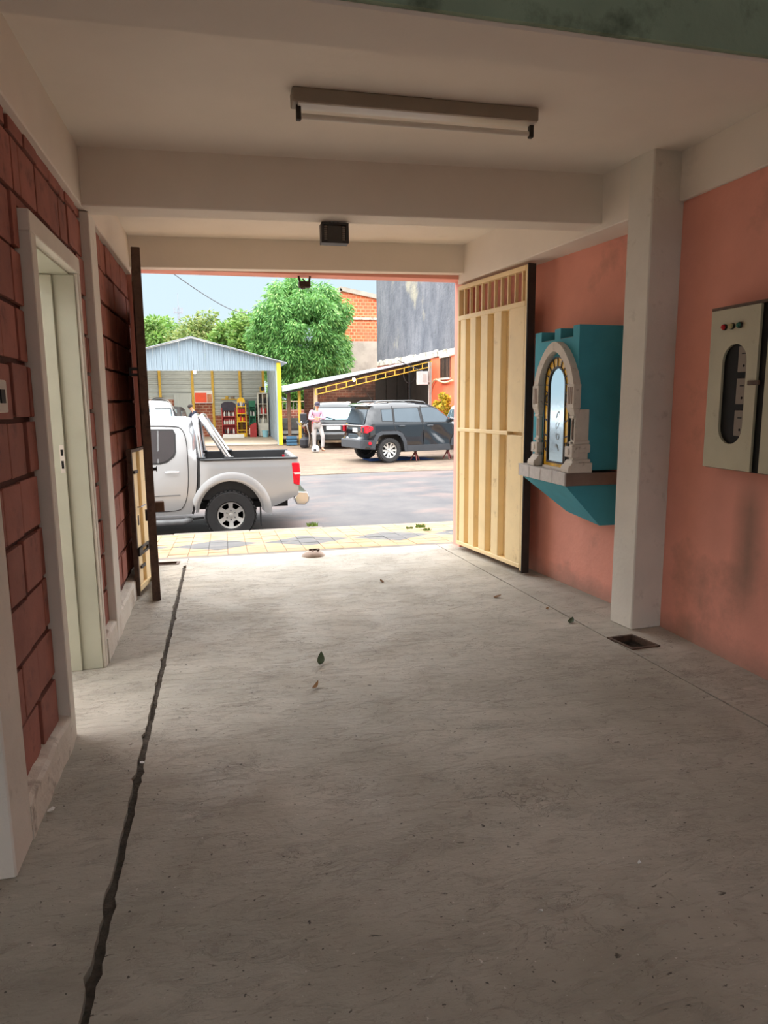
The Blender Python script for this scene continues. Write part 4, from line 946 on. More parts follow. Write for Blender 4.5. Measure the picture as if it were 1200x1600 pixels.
for s_ in (-1, 1):
    for a_ in (0, 2.57):
        inn = trap(a_); inn = [(x, max(z, .30)) for x, z in inn]; cx = a_
        out = [(cx + .60, .30), (cx + .54, .60), (cx + .41, .82), (cx + .26, .89), (cx - .26, .89), (cx - .41, .82), (cx - .53, .60), (cx - .56, .42)]
        mb = MB(); plate(mb, inn + out[::-1], [], lambda x, z: (x, s_ * (jw(x, z) + .025), z), lambda x, z: (x, s_ * (jw(x, z) - .03), z)); mb.build('wheel_arch', 'cladding', JP, bevel=.008)
    mb = MB(); panel(mb, [(.58, .29), (2.02, .29), (2.0, .40), (1.98, .47), (.56, .47)], jw, .028, .05, s_); mb.build('sill_cladding', 'cladding', JP, bevel=.008)
    for nm, poly in (('quarter_pane', [(-.20, 1.18), (.12, 1.17), (.12, 1.50), (-.20, 1.49)]), ('rear_pane', [(.19, 1.15), (1.02, 1.13), (.96, 1.535), (.19, 1.52)]), ('front_pane', [(1.12, 1.13), (1.98, 1.12), (1.92, 1.25), (1.62, 1.475), (1.42, 1.55), (1.06, 1.54)])):
        big = [((x - sum(p[0] for p in poly) / len(poly)) * 1.10 + sum(p[0] for p in poly) / len(poly), (z - sum(p[1] for p in poly) / len(poly)) * 1.10 + sum(p[1] for p in poly) / len(poly)) for x, z in poly]
        mb = MB(); panel(mb, big, jw, .006, .014, s_); f_ = mb.build('window_frame', 'truck_liner', JP, smooth=40)
        mb = MB(); panel(mb, poly, jw, .010, .014, s_); mb.build('pane', 'window_mirror', f_, smooth=40)
    for ln in ([(.13, 1.6), (.15, 1.1), (.2, .92), (.50, .6), (.56, .47)], [(1.06, 1.6), (1.08, 1.1), (1.12, .8), (1.12, .47)], [(2.04, 1.12), (2.10, .8), (2.05, .47)]):
        mb = MB(); strip(mb, ln, jw, .012, .007, .018, s_); mb.build('door_seam', 'seam_dark', JP)
    for hx in (.30, 1.22):
        mb = MB(); strip(mb, [(hx, 1.02), (hx + .1, 1.025), (hx + .2, 1.02)], jw, .035, .03, .028, s_); mb.build('door_handle', 'jeep_paint', JP, bevel=.006)
    mb = MB(); mb.tube([(-.35, s_ * .60, 1.69), (-.2, s_ * .62, 1.735), (.9, s_ * .62, 1.745), (1.25, s_ * .61, 1.70), (1.3, s_ * .60, 1.66)], .018, 8); mb.build('roof_rail', 'junk_grey', JP, smooth=50)
    mb = MB(); mb.prism([(-.77, .86), (-.66, .84), (-.50, .93), (-.50, 1.02), (-.66, 1.06), (-.77, 1.03)], lambda x, z: (x, s_ * (jw(x, z) - .12), z), lambda x, z: (x, s_ * (jw(x, z) + .012), z)); tl = mb.build('tail_lamp', 'tail_red', JP, bevel=.012)
    mb = MB(); y_ = s_ * (JW - .15); mb.box(-.80, -.776, min(y_, y_ + s_ * .12), max(y_, y_ + s_ * .12), .875, 1.015); mb.build('lamp_bezel', 'truck_liner', tl)
    mb = MB(); mb.lathe([(.045, -.02), (.045, .014), (.03, .02), (.0001, .02)], (-.60, s_ * (jw(-.6, .55) + .02), .56), 'y', 12); mb.build('reflector', 'tail_red', JP)
    mb = MB(); mb.ball((2.0, s_ * (JW + .07), 1.19), .1, 10, (.6, 1, .8)); mb.bar((2.0, s_ * JW * .95, 1.15), (2.0, s_ * (JW + .03), 1.17), .04); mb.build('door_mirror', 'jeep_paint', JP, smooth=50)
    wheel(JP, (0, s_ * (JW - .085), .345), .345, .215, .235, s_, 'split')
mb = MB(); plate(mb, [(-.84, .40), (-.45, .38), (-.45, .64), (-.72, .66), (-.84, .64)], [], lambda x, z: (x, -(jw(x, z) + .03), z), lambda x, z: (x, jw(x, z) + .03, z)); mb.build('rear_bumper', 'cladding', JP, bevel=.02, seg=2)
def jrear(z): return -.745 if z < 1.0 else -.745 + (z - 1.0) * .42
mb = MB(); mb.add([(jrear(z) - .012, y * k, z) for z, k in ((1.10, .64), (1.50, .56)) for y in (-1, 1)] + [(jrear(z) + .01, y * k, z) for z, k in ((1.10, .64), (1.50, .56)) for y in (-1, 1)], [(0, 1, 3, 2), (4, 6, 7, 5), (0, 4, 5, 1), (2, 3, 7, 6), (0, 2, 6, 4), (1, 5, 7, 3)]); mb.build('rear_window', 'window_mirror', JP)
MB().box(-.765, -.735, -.30, .0, .86, .98).build('number_plate', 'plate_white', JP); MB().box(-.78, -.74, -.68, .68, 1.035, 1.06).build('tailgate_trim', 'chrome', JP, bevel=.006)
MB().prism([(-.66, 1.60), (-.48, 1.575), (-.30, 1.67), (-.5, 1.68)], lambda x, z: (x, -.63, z), lambda x, z: (x, .63, z)).build('spoiler', 'jeep_paint', JP, bevel=.01)
MB().tube([(-.1, .0, 1.71), (-.28, 0, 1.95)], .006, 6).build('antenna', 'dark_steel', JP)
mb = MB(); mb.add([(2.10, -.70, 1.18), (2.10, .70, 1.18), (1.68, .60, 1.50), (1.68, -.60, 1.50), (2.125, -.70, 1.185), (2.125, .70, 1.185), (1.70, .60, 1.51), (1.70, -.60, 1.51)], [(3, 2, 1, 0), (4, 5, 6, 7), (0, 1, 5, 4), (1, 2, 6, 5), (2, 3, 7, 6), (3, 0, 4, 7)]); mb.build('windscreen', 'window_mirror', JP)
MB().box(.2, 2.3, -.55, .55, .26, .34).build('underbody', 'truck_liner', JP)
jm = Matrix.Rotation(TH, 4, 'Z')
def jackstand(lx, ly, label):
    p = Vector((4.43, 20.27, 0)) + jm @ Vector((lx, ly, 0)); t = thing('jack_stand', label, 'jack stand', (p.x, p.y, -.165))
    mb = MB()
    for k in range(3):
        a = 2 * PI * k / 3 + .5; mb.bar((p.x + .15 * math.cos(a), p.y + .15 * math.sin(a), -.165), (p.x + .03 * math.cos(a), p.y + .03 * math.sin(a), .06), .03)
    mb.lathe([(.04, -.01), (.04, .10)], (p.x, p.y, .0), 'z', 8); mb.build('tripod', 'jack_red', t)
    MB().box(p.x - .015, p.x + .015, p.y - .015, p.y + .015, .08, .10).box(p.x - .05, p.x + .05, p.y - .025, p.y + .025, .095, .115).build('saddle', 'dark_steel', t)
jackstand(.95, -.66, 'red jack stand under the black car nearest its rear wheel'); jackstand(2.03, -.70, 'dark jack stand under the front end of the black car')
p = Vector((4.43, 20.27, 0)) + jm @ Vector((.75, .1, 0))
mb = MB(); r_ = random.Random(6); mb.add([(p.x + 1.0 * u + r_.uniform(-.05, .05), p.y + .5 * v, -.165 + .09 * (1 - u * u) * (1 - v * v) * r_.uniform(.6, 1.1)) for u in (-1, -.5, 0, .5, 1) for v in (-1, -.3, .3, 1)], [(i * 4 + j, (i + 1) * 4 + j, (i + 1) * 4 + j + 1, i * 4 + j + 1) for i in range(4) for j in range(3)])
tag(mb.build('ground_sheet', 'tarp_blue', smooth=60), 'blue ground sheet lying beneath the black car', 'sheet')

# ---- generic family car: nose to local +x, rear at x = 0
def family_car(name, label, loc, rot, paint, L=4.3, H=1.70, W=.85, van=True, hood_open=False, glass_='glass_blue'):
    t = thing(name, label, 'car', loc, rot, world=False); k = H / 1.70
    def fw(x, z, d=1):
        w = W - .04 * ((z - .7) / .5) ** 2 if z < 1.0 else W - .015 - (z - 1.0) * .20
        if x < .35: w -= .10 * ((.35 - x) / .35) ** 2
        if x > L - .8: w -= .22 * ((x - L + .8) / .8) ** 2
        if d < .12 and z > .6: w -= (.12 - math.sqrt(max(0, .12 ** 2 - (.12 - d) ** 2))) * .8
        return w
    def ar(cx): return archpts(cx, .33, .37, .37, .30, 10)
    xa, xf = .85, L - .85; hood = .98
    rear = [(.02, .32), (-.04, .42), (-.03, .62), (.0, .95)]
    top = [(.16, 1.30), (.30, 1.56), (.42, 1.64), (.60, 1.68), (1.5, 1.70), (2.2, 1.68), (2.55, 1.60)]
    nose = [(L - 1.05, 1.04), (L - .95, hood), (L - .3, .86), (L - .08, .74), (L, .5), (L - .1, .32), (xf + .42, .27)]
    out = rear + [(x, z * k) for x, z in top] + nose + ar(xf) + [(xf - .42, .24), (xa + .42, .24)] + ar(xa) + [(xa - .42, .30)]
    mb = MB(); add_shell(mb, out, lambda x, z, d: -fw(x, z, d), lambda x, z, d: fw(x, z, d), step=.11, cross=5, crown=.03, under=lambda x, z: z < .31 or (z < .71 and (abs(x - xa) < .4 or abs(x - xf) < .4)))
    mb.build('body', [paint, 'truck_liner'], t, smooth=40)
    for s_ in (-1, 1):
        for poly in ([(.42, 1.06), (1.15, 1.04), (1.15, 1.52 * k), (.62, 1.52 * k)], [(1.22, 1.04), (2.0, 1.03), (2.0, 1.52 * k), (1.22, 1.52 * k)], [(2.07, 1.03), (2.95, 1.03), (2.5, 1.47 * k), (2.07, 1.52 * k)]):
            mb = MB(); panel(mb, poly, fw, .005, .014, s_); mb.build('side_pane', glass_, t, smooth=40)
        for x in (1.18, 2.03):
            mb = MB(); strip(mb, [(x, 1.55 * k), (x, .35)], fw, .012, .007, .018, s_); mb.build('door_seam', 'seam_dark', t)
        mb = MB(); mb.ball((2.75, s_ * (W + .10), 1.06), .1, 10, (.55, 1, .8)); mb.bar((2.75, s_ * W * .9, 1.02), (2.75, s_ * (W + .06), 1.04), .04); mb.build('door_mirror', 'white_car' if van else paint, t, smooth=50)
        for x in (xa, xf): wheel(t, (x, s_ * (W - .09), .31), .31, .19, .19, s_, 'split', tread=False)
        mb = MB(); mb.prism([(-.045, .66), (.12, .66), (.16, 1.0), (-.01, 1.0)], lambda x, z: (x, s_ * (fw(x, z) - .10), z), lambda x, z: (x, s_ * (fw(x, z) + .006), z)); mb.build('tail_lamp', 'tail_red', t, bevel=.01)
        mb = MB(); mb.ball((L - .16, s_ * (W - .30), .68), .12, 10, (.9, 1.1, .7)); mb.build('head_lamp', 'glass_blue', t, smooth=50)
    def rx(z): return (.0 + (z - .95) * .46 if z < 1.30 * k else .16 + (z - 1.30 * k) * .54)
    z0, z1 = 1.04, 1.52 * k
    def rear_quad(y0, y1, za, zb, o0, o1, sh=.0): 
        return [(rx(za) + o0, y0, za), (rx(za) + o0, y1, za), (rx(za) + o1, y1, za), (rx(za) + o1, y0, za), (rx(zb) + o0, y0 + sh, zb), (rx(zb) + o0, y1 - sh, zb), (rx(zb) + o1, y1 - sh, zb), (rx(zb) + o1, y0 + sh, zb)]
    MB().hexa(rear_quad(-W + .10, W - .10, z0, z1, -.02, .03, .06)).build('rear_window_seal', 'truck_liner', t)
    MB().hexa(rear_quad(-W + .14, W - .14, z0 + .03, z1 - .03, -.026, .0, .05)).build('rear_window', glass_, t)
    MB().tube([(rx(1.08) - .04, -.05, 1.08), (rx(1.16) - .045, .25, 1.16), (rx(1.14) - .045, .42, 1.14)], .012, 6).build('rear_wiper', 'truck_liner', t)
    MB().box(-.06, .02, -.26, .26, .70, .83).build('number_plate', 'plate_white', t, bevel=.004)
    MB().box(-.055, .03, -.45, .45, .85, .895).build('boot_trim', 'chrome', t, bevel=.006)
    mb = MB(); mb.prism([(-.10, .34), (.12, .30), (.12, .60), (-.06, .62), (-.11, .56)], lambda x, z: (x, -W * .97, z), lambda x, z: (x, W * .97, z)); bp = mb.build('rear_bumper', paint, t, bevel=.02)
    MB().box(-.118, -.09, -W * .95, W * .95, .53, .565).build('bumper_strip', 'junk_grey', bp)
    mb = MB(); mb.hexa([(L - 1.12, -.68, 1.06), (L - 1.10, -.68, 1.04), (L - 1.10, .68, 1.04), (L - 1.12, .68, 1.06), (2.56, -.58, 1.59 * k), (2.60, -.58, 1.60 * k), (2.60, .58, 1.60 * k), (2.56, .58, 1.59 * k)]); mb.build('windscreen', glass_, t)
    MB().box(L - .04, L + .012, -.4, .4, .50, .70).build('grille', 'truck_liner', t)
    if hood_open:
        n = 12; vs = []
        for i in range(n + 1):
            y = -.68 + 1.36 * i / n; hh = .86 * (1 - abs(y / .80) ** 2.6)
            for q in (0, .5, 1): vs.append((L - .95 - .10 * q + .10 * math.sin(PI * q) * .5, y * (1 - .08 * q), 1.02 + hh * q))
        K = len(vs); vs += [(x - .04, y, z + .03) for x, y, z in vs]; fs = []
        for i in range(n):
            for q in range(2):
                a = i * 3 + q; fs += [(a, a + 3, a + 4, a + 1), (a + K, a + K + 1, a + K + 4, a + K + 3)]
            fs += [(i * 3 + 2, i * 3 + 5, i * 3 + 5 + K, i * 3 + 2 + K)]
        hd = MB().add(vs, fs).build('bonnet', 'junk_dark', t, smooth=50)
        MB().tube([(L - .95 - .04, y, z - .03) for x, y, z in vs[:K] if abs(z - max(.0, z)) < 1 and (x, y, z) in vs[2:K:3]], .018, 6).build('bonnet_edge', 'junk_grey', hd, smooth=50)
        MB().box(L - .85, L - .15, -.62, .62, .80, .93).build('engine_bay', 'truck_liner', t)
        MB().box(L - .70, L - .35, -.25, .25, .9, 1.02).build('engine', 'junk_grey', t, bevel=.03)
        MB().box(L - .75, L - .55, .32, .52, .9, 1.03).build('battery', 'bottle_white', t, bevel=.02)
    return t
VR = math.radians(78.5)
VN = family_car('minivan', 'dark grey minivan seen from behind beneath the lean-to roof', (3.98, 25.6, -.165), VR, 'van_paint')
W2 = family_car('estate_car', 'white car with stickered rear window beyond the pickup cab', (-2.05, 20.4, -.165), math.radians(95), 'white_car', H=1.78, van=True)
MB().lathe([(.0001, 0), (.09, 0), (.09, .006)], (.18, -.30, 1.26), 'x', 16).build('sticker', 'bottle_blue', W2); MB().box(.11, .14, -.40, -.24, 1.145, 1.19).build('sticker', 'bottle_red', W2)
family_car('saloon_car', 'dark car with raised bonnet inside the open workshop', (-2.35, 33.4, -.12), math.radians(-92), 'junk_dark', H=1.50, van=False, hood_open=True)
family_car('hatchback_car', 'white car standing right of the black utility car', (8.45, 22.0, -.165), math.radians(80), 'white_car', H=1.6)
# ------------------------------------------------------------------ open workshop shed across the road
t = SH = thing('workshop_shed', 'open corrugated workshop with gabled front and yellow corner post', 'workshop', (-1.05, 32, -.16))
GY = 28.6; PKX, PKZ, SL = -1.047, 4.03, .268
def rz_(x): return PKZ - abs(x - PKX) * SL
xs = [-4.42, -3.45, -2.48, -1.51, -.54, .43, 1.40, 2.34]
for a, b in zip(xs, xs[1:]):
    poly = [(a + .004, 2.79), (b - .004, 2.79), (b - .004, rz_(b))] + ([(PKX, PKZ)] if a < PKX < b else []) + [(a + .004, rz_(a))]
    mb = MB().prism(poly, lambda x, z: (x, GY, z), lambda x, z: (x, GY + .012, z)); n = 5
    for k in range(n):
        x = a + (k + .5) * (b - a) / n
        mb.hexa([(x - .018, GY - .06, 2.79), (x + .018, GY - .06, 2.79), (x + .026, GY + .002, 2.79), (x - .026, GY + .002, 2.79), (x - .018, GY - .06, rz_(x) - .02), (x + .018, GY - .06, rz_(x) - .02), (x + .026, GY + .002, rz_(x) - .02), (x - .026, GY + .002, rz_(x) - .02)])
    mb.build('gable_sheet', 'corrugated', t)
for s_, x1 in ((1, 2.60), (-1, -4.70)):
    mb = MB()
    for k in range(8):
        y0 = 28.35 + k * 1.0
        q = lambda x, y, o: (x, y, rz_(x) + o)
        mb.hexa([q(PKX, y0, .02), q(x1, y0, .02), q(x1, y0 + .99, .02), q(PKX, y0 + .99, .02), q(PKX, y0, .05), q(x1, y0, .05), q(x1, y0 + .99, .05), q(PKX, y0 + .99, .05)] if s_ > 0 else
                [q(x1, y0, .02), q(PKX, y0, .02), q(PKX, y0 + .99, .02), q(x1, y0 + .99, .02), q(x1, y0, .05), q(PKX, y0, .05), q(PKX, y0 + .99, .05), q(x1, y0 + .99, .05)])
    mb.build('roof', 'roof_sheet', t)
MB().box(2.20, 2.36, 28.52, 28.66, -.16, 3.10).build('corner_post', 'yellow_paint', t, bevel=.01)
MB().box(-4.5, -4.36, 28.52, 28.66, -.16, 3.10).build('corner_post', 'yellow_paint', t, bevel=.01)
MB().box(2.15, 2.20, 28.54, 28.7, -.16, 2.8).build('post_flange', 'corrugated', t)
def hsheet(x0, x1, z0, z1, y, pitch=.2):
    mb = MB(); z = z0; prof = []
    while z < z1 - .01:
        zt = min(z + pitch, z1); prof += [(y, z), (y, z + (zt - z) * .55), (y - .07, z + (zt - z) * .66), (y - .07, z + (zt - z) * .9)]; z = zt
    prof += [(y, z1)]; pl = prof + [(y + .02, z1), (y + .02, z0)]
    return mb.prism(pl, lambda yy_, z: (x0, yy_, z), lambda yy_, z: (x1, yy_, z))
for k, (a, b) in enumerate(((-5.0, -2.9), (-2.895, -.4), (-.395, 2.1))): hsheet(a, b, 1.72, 3.3, 36.0).build('back_sheet', 'corrugated_dim', t)
hsheet(-.395, 2.1, .9, 1.72, 36.02).build('back_sheet', 'corrugated_dim', t)
mb = MB()
for k in range(8): mb.box(2.30, 2.325, 28.7 + k * .92, 29.615 + k * .92, -.16, 3.12).bar((2.295, 28.9 + k * .92, -.1), (2.295, 28.9 + k * .92, 3.1), .05)
mb.build('side_sheet', 'corrugated', t)
MB().box(-5, 2.3, 36.06, 36.25, -.16, 1.76).build('back_brick_wall', 'yard_brick', t)
mb = MB().box(-2.25, -1.42, 35.84, 35.86, .6, 1.98)
for k in range(6): mb.box(-2.22 + k * .14, -2.16 + k * .14, 35.81, 35.84, .6, 1.98)
mb.build('upright_sheet', 'corrugated_dim', t)
for x in (-2.87, -1.34, -.39, .93, 2.07):
    mb = MB().box(x - .06, x + .06, 35.80, 35.90, -.16, 3.25)
    for k in range(9): mb.bar((x - .06, 35.79, .1 + k * .33), (x + .06, 35.79, .28 + k * .33), .02)
    mb.build('yellow_column', 'yellow_old', t)
MB().box(-4.4, 2.3, 28.9, 36, -.165, -.13).build('floor_pad', 'concrete_pad', t)
def lit_bulb(name, label, p, r, watts):
    t = thing(name, label, 'lamp', p); MB().ball(p, r, 12, (1, 1, 1.2)).build('bulb', 'bulb_on', t, smooth=60)
    MB().lathe([(r * .5, r), (r * .55, r * 2.2), (.004, r * 2.4)], p, 'z', 10).build('lamp_socket', 'dark_steel', t)
    ld = bpy.data.lights.new('bulb_light', 'POINT'); ld.energy = watts; ld.color = (1, .9, .74); ld.shadow_soft_size = r
    lo = bpy.data.objects.new('bulb_light', ld); COL.objects.link(lo); lo.parent = t; lo.location = (0, 0, -r * 2.2); return t
lit_bulb('workshop_bulb', 'lit bulb hanging inside the workshop under the gable', tuple(at_y(304, 581, 30.0)), .06, 260)
SIGN = thing('banner', 'orange banner with picture panel on the workshop back wall', 'banner', (-.85, 35.75, 1.8))
MB().box(-1.27, -.42, 35.77, 35.79, 1.52, 2.13).build('backing', 'plate_white', SIGN); MB().box(-1.25, -.70, 35.755, 35.77, 1.55, 2.02).build('orange_panel', 'banner_orange', SIGN); MB().box(-.68, -.45, 35.755, 35.77, 1.55, 1.95).build('picture_panel', 'banner_photo', SIGN)
# display furniture with goods
def stand(name, label, x0, x1, y, h, mt, shelves, back=None, hoop=False):
    t = thing(name, label, 'shelf', ((x0 + x1) / 2, y, -.13))
    for x in (x0, x1 - .04): MB().box(x, x + .04, y - .15, y + .15, -.13, h).build('upright', mt, t)
    for z in shelves: MB().box(x0 + .03, x1 - .03, y - .16, y + .16, z, z + .035).build('shelf', mt, t)
    if back: MB().box(x0 + .03, x1 - .03, y + .14, y + .155, -.1, h - .02).build('back_panel', back, t)
    if hoop: MB().tube([(x0 + .02, y, h)] + [((x0 + x1) / 2 + (x1 - x0 - .04) / 2 * math.cos(a), y, h + .16 * math.sin(a)) for a in [PI - PI * i / 8 for i in range(9)]], .02, 6).build('hoop', mt, t)
    return t
st = stand('display_stand', 'red display stand with purple header and white bottles', -.02, .66, 35.3, 1.3, 'shelf_red', (0, .45, .85), 'shelf_red')
MB().prism([(-.05, 1.15), (.69, 1.15), (.66, 1.48), (.5, 1.58), (.14, 1.58), (-.02, 1.48)], lambda x, z: (x, 35.18, z), lambda x, z: (x, 35.22, z)).build('header_board', 'sign_purple', st)
st = stand('yellow_rack', 'yellow oil rack with a round disc on top', .70, 1.16, 35.2, 1.45, 'shelf_yellow', (.18, .60, .98, 1.32), None, True)
MB().lathe([(.0001, -.02), (.19, -.02), (.19, .02), (.0001, .02)], (.93, 35.16, 1.60), 'y', 20).build('disc', 'shelf_yellow', st); MB().box(.72, 1.14, 35.05, 35.08, -.12, .06).build('kick_panel', 'shelf_yellow', st)
st = stand('green_rack', 'dark green display rack beside the yellow rack', 1.30, 1.62, 35.4, 1.55, 'shelf_green', (.5, .85, 1.2), 'shelf_green')
MB().box(1.30, 1.62, 35.22, 35.26, 1.32, 1.62).build('header_board', 'shelf_green', st)
t = thing('glass_cabinet', 'tall white glazed cabinet at the right end of the workshop', 'cabinet', (1.96, 35.3, -.13))
MB().box(1.72, 1.75, 35.1, 35.5, -.13, 1.98).build('side_panel', 'cabinet_white', t); MB().box(2.19, 2.22, 35.1, 35.5, -.13, 1.98).build('side_panel', 'cabinet_white', t)
MB().box(1.72, 2.22, 35.1, 35.5, 1.96, 2.0).build('top', 'cabinet_white', t); MB().box(1.75, 2.19, 35.48, 35.5, -.1, 1.96).build('back_panel', 'meter_face', t)
for z in (.5, .95, 1.45): MB().box(1.75, 2.19, 35.12, 35.48, z, z + .025).build('shelf', 'cabinet_white', t)
MB().box(1.75, 2.19, 35.09, 35.11, -.1, .5).build('lower_door', 'cabinet_white', t)
for k, (x0, x1) in enumerate(((1.755, 1.965), (1.975, 2.185))): MB().box(x0, x0 + .02, 35.09, 35.11, .5, 1.94).box(x1 - .02, x1, 35.09, 35.11, .5, 1.94).build('glass_door_frame', 'cabinet_white', t)
t = thing('red_cabinet', 'low red cabinet with slanted top by the white cabinet', 'cabinet', (1.5, 34.9, -.13))
MB().prism([(1.30, -.13), (1.62, -.13), (1.62, .55), (1.55, .58), (1.30, .42)], lambda x, z: (x, 34.75, z), lambda x, z: (x, 35.05, z)).build('case', 'shelf_red', t, bevel=.01); MB().box(1.27, 1.30, 34.78, 35.02, .0, .3).build('side_label', 'bottle_white', t)
t = thing('bucket', 'pale blue plastic bucket in front of the white cabinet', 'bucket', (2.02, 34.6, -.13))
MB().lathe([(.12, 0), (.155, .30), (.165, .30), (.165, .32), (.145, .32), (.11, .02), (.0001, .02)], (2.02, 34.6, -.13), 'z', 16).build('tub', 'bucket_blue', t, smooth=40); MB().tube([(2.02 + .16 * math.cos(a), 34.6 - .05, .17 - .14 * math.sin(a)) for a in [PI * i / 8 for i in range(9)]], .006, 5).build('handle', 'chrome', t)
tag(MB().prism([(.0, 34.2), (1.0, 34.2), (.85, 34.5), (.1, 34.5)], lambda x, y: (x, y, -.13), lambda x, y: (x, y, .05)).build('white_plinth', 'plate_white', bevel=.01), 'low white plinth on the floor before the display stand', 'plinth')
rb = random.Random(12)
def goods(x0, x1, y, z, n, mts, grp, lab, w=.05, h=.2):
    for i in range(n):
        x = x0 + (i + .5) * (x1 - x0) / n; m_ = mts[i % len(mts)]; hh = h * rb.uniform(.85, 1.1)
        ordn = ('first', 'second', 'third', 'fourth', 'fifth')[i]; cn = {'bottle_white': 'white', 'cabinet_white': 'off-white', 'junk_grey': 'grey', 'bottle_dark': 'dark', 'bottle_red': 'red', 'bottle_blue': 'blue', 'shelf_yellow': 'yellow'}[m_]
        o = MB().lathe([(w * .95, 0), (w, .02), (w, hh * .68), (w * .45, hh * .85), (w * .45, hh), (.0001, hh)], (0, 0, 0), 'z', 10).build('bottle', m_, smooth=40); o.location = (x, y, z); tag(o, f'{cn} bottle {lab}, {ordn} from left', 'bottle', grp)
goods(.06, .60, 35.25, .885, 5, ['bottle_white', 'junk_grey'], 'bottles on the upper shelf of the red stand', 'on the red stand upper shelf', .045, .24)
goods(.06, .60, 35.25, .485, 5, ['bottle_white', 'cabinet_white'], 'bottles on the middle shelf of the red stand', 'on the red stand middle shelf', .045, .22)
goods(.06, .60, 35.25, .035, 4, ['bottle_dark', 'bottle_white'], 'bottles on the bottom shelf of the red stand', 'on the red stand bottom shelf', .045, .28)
goods(.76, 1.10, 35.15, 1.355, 3, ['bottle_blue', 'bottle_white'], 'bottles on the top of the yellow rack', 'on the yellow rack top shelf', .05, .22)
goods(.76, 1.10, 35.15, 1.015, 4, ['bottle_red'], 'bottles on the second shelf of the yellow rack', 'on the yellow rack second shelf', .042, .26)
goods(.76, 1.10, 35.15, .635, 4, ['shelf_yellow', 'bottle_red'], 'bottles on the third shelf of the yellow rack', 'on the yellow rack third shelf', .042, .24)
goods(1.36, 1.58, 35.35, .885, 3, ['bottle_white', 'bottle_dark'], 'bottles on the green rack', 'on the green rack', .04, .24)
goods(1.80, 2.15, 35.3, .975, 4, ['bottle_white', 'bottle_red'], 'bottles in the middle of the white cabinet', 'inside the white cabinet middle shelf', .042, .3)
goods(1.80, 2.15, 35.3, .525, 4, ['bottle_white', 'cabinet_white'], 'bottles low in the white cabinet', 'inside the white cabinet lower shelf', .042, .28)
goods(1.80, 2.15, 35.3, 1.475, 4, ['junk_grey', 'bottle_dark'], 'bottles high in the white cabinet', 'inside the white cabinet top shelf', .042, .3)
for i, (x, w, mt, lb) in enumerate(((.2, .14, 'yellow_old', 'small yellow box on the beam over the red stand'), (.45, .16, 'meter_face', 'small brown box on the beam over the red stand'))):
    tag(MB().box(x, x + w, 35.85, 35.95, 1.72, 1.86).build('box', mt, bevel=.006), lb, 'box')
tag(MB().box(.0, .9, 35.80, 35.99, 1.68, 1.72).build('ledge_beam', 'yellow_old'), 'narrow ledge beam on the wall above the display stands', 'beam')
t = thing('wall_horn', 'yellow box with dark round speaker on top of the white cabinet', 'speaker', (1.97, 35.3, 2.0))
MB().box(1.86, 2.1, 35.2, 35.4, 2.0, 2.3).build('case', 'yellow_old', t, bevel=.01); MB().lathe([(.07, 0), (.09, -.03), (.03, .01), (.0001, .01)], (1.98, 35.19, 2.2), 'y', 14).build('cone', 'bottle_dark', t)

# ------------------------------------------------------------------ lean-to roof with posts, truss and dark back wall
t = LT = thing('lean_to_shelter', 'lean-to sheet roof on posts with thin yellow truss', 'shelter', (5.5, 30, -.16))
FL, FR, BR, BL = at_y(441, 611, 27.5), at_y(674, 559, 29.5), at_y(644, 564.5, 33.0), at_y(440, 603, 33.0)
nS = 7
for k in range(nS):
    a, b = k / nS, (k + 1) / nS - .002
    q = [FL.lerp(FR, a), FL.lerp(FR, b), BL.lerp(BR, b), BL.lerp(BR, a)]
    MB().hexa([(p.x, p.y, p.z - .03) for p in q] + [(p.x, p.y, p.z) for p in q]).build('roof_sheet', 'roof_sheet', t)
e0, e1 = at_y(493, 607, 27.9), at_y(674, 563, 29.4)
mb = MB(); mb.bar(e0 + Vector((0, 0, -.02)), e1 + Vector((0, 0, -.05)), .035); mb.bar(e0 + Vector((0, 0, -.24)), e1 + Vector((0, 0, -.26)), .035); mb.build('truss_chord', 'yellow_old', t)
for k in range(13):
    p = e0.lerp(e1, k / 12); MB().bar(p + Vector((0, 0, -.03)), p + Vector((0, 0, -.25)), .035).build('truss_strut', 'yellow_old', t)
MB().bar(FL + Vector((.1, .1, -.07)), FR + Vector((-.1, .1, -.07)), .06, .08).build('eaves_beam', 'dark_door', t)
for (px, yb, Y, mt, w) in ((451, 612, 28.6, 'post_wood', .13), (467.5, 610, 28.2, 'yellow_old', .11), (493, 606, 28.2, 'pipe_cream', .15)):
    p = at_y(px, yb, Y); MB().box(p.x - w / 2, p.x + w / 2, Y, Y + w, -.16, p.z).build('post', mt, t, bevel=.008)
# the long neighbour wall: grey render above, stone band, orange base; runs back from the road
WA, WB = Vector((8.38, 38.0, 0)), Vector((9.97, 22.0, 0))
wdv = (WB - WA).normalized(); wnv = Vector((-wdv.y, wdv.x, 0)); wnv = wnv if wnv.x > 0 else -wnv
def wallbox(mb, s0, s1, z0, z1, t0=0., t1=.3):
    a, b = WA + wdv * s0, WA + wdv * s1; q = [a + wnv * t0, b + wnv * t0, b + wnv * t1, a + wnv * t1]
    return mb.hexa([(p.x, p.y, z0) for p in q] + [(p.x, p.y, z1) for p in q])
def wall_s(px, py):
    d = ray(px, py); tt = (WA - EYE).dot(wnv) / d.dot(wnv); p = EYE + d * tt; return (p - WA).dot(wdv), p.z
L_ = (WB - WA).length
nw = S(wallbox(MB(), 0, L_, 3.66, 9.5), 'wall_neighbour', 'grey_render')
S(wallbox(MB(), 0, L_, -.2, 3.40, .03, .3), 'wall_neighbour_base', 'orange_wall')
ww = S(wallbox(MB(), 0, L_, 3.40, 3.66, .04, .3), 'trim_2', 'mortar')
r_ = random.Random(9); s0 = 0.
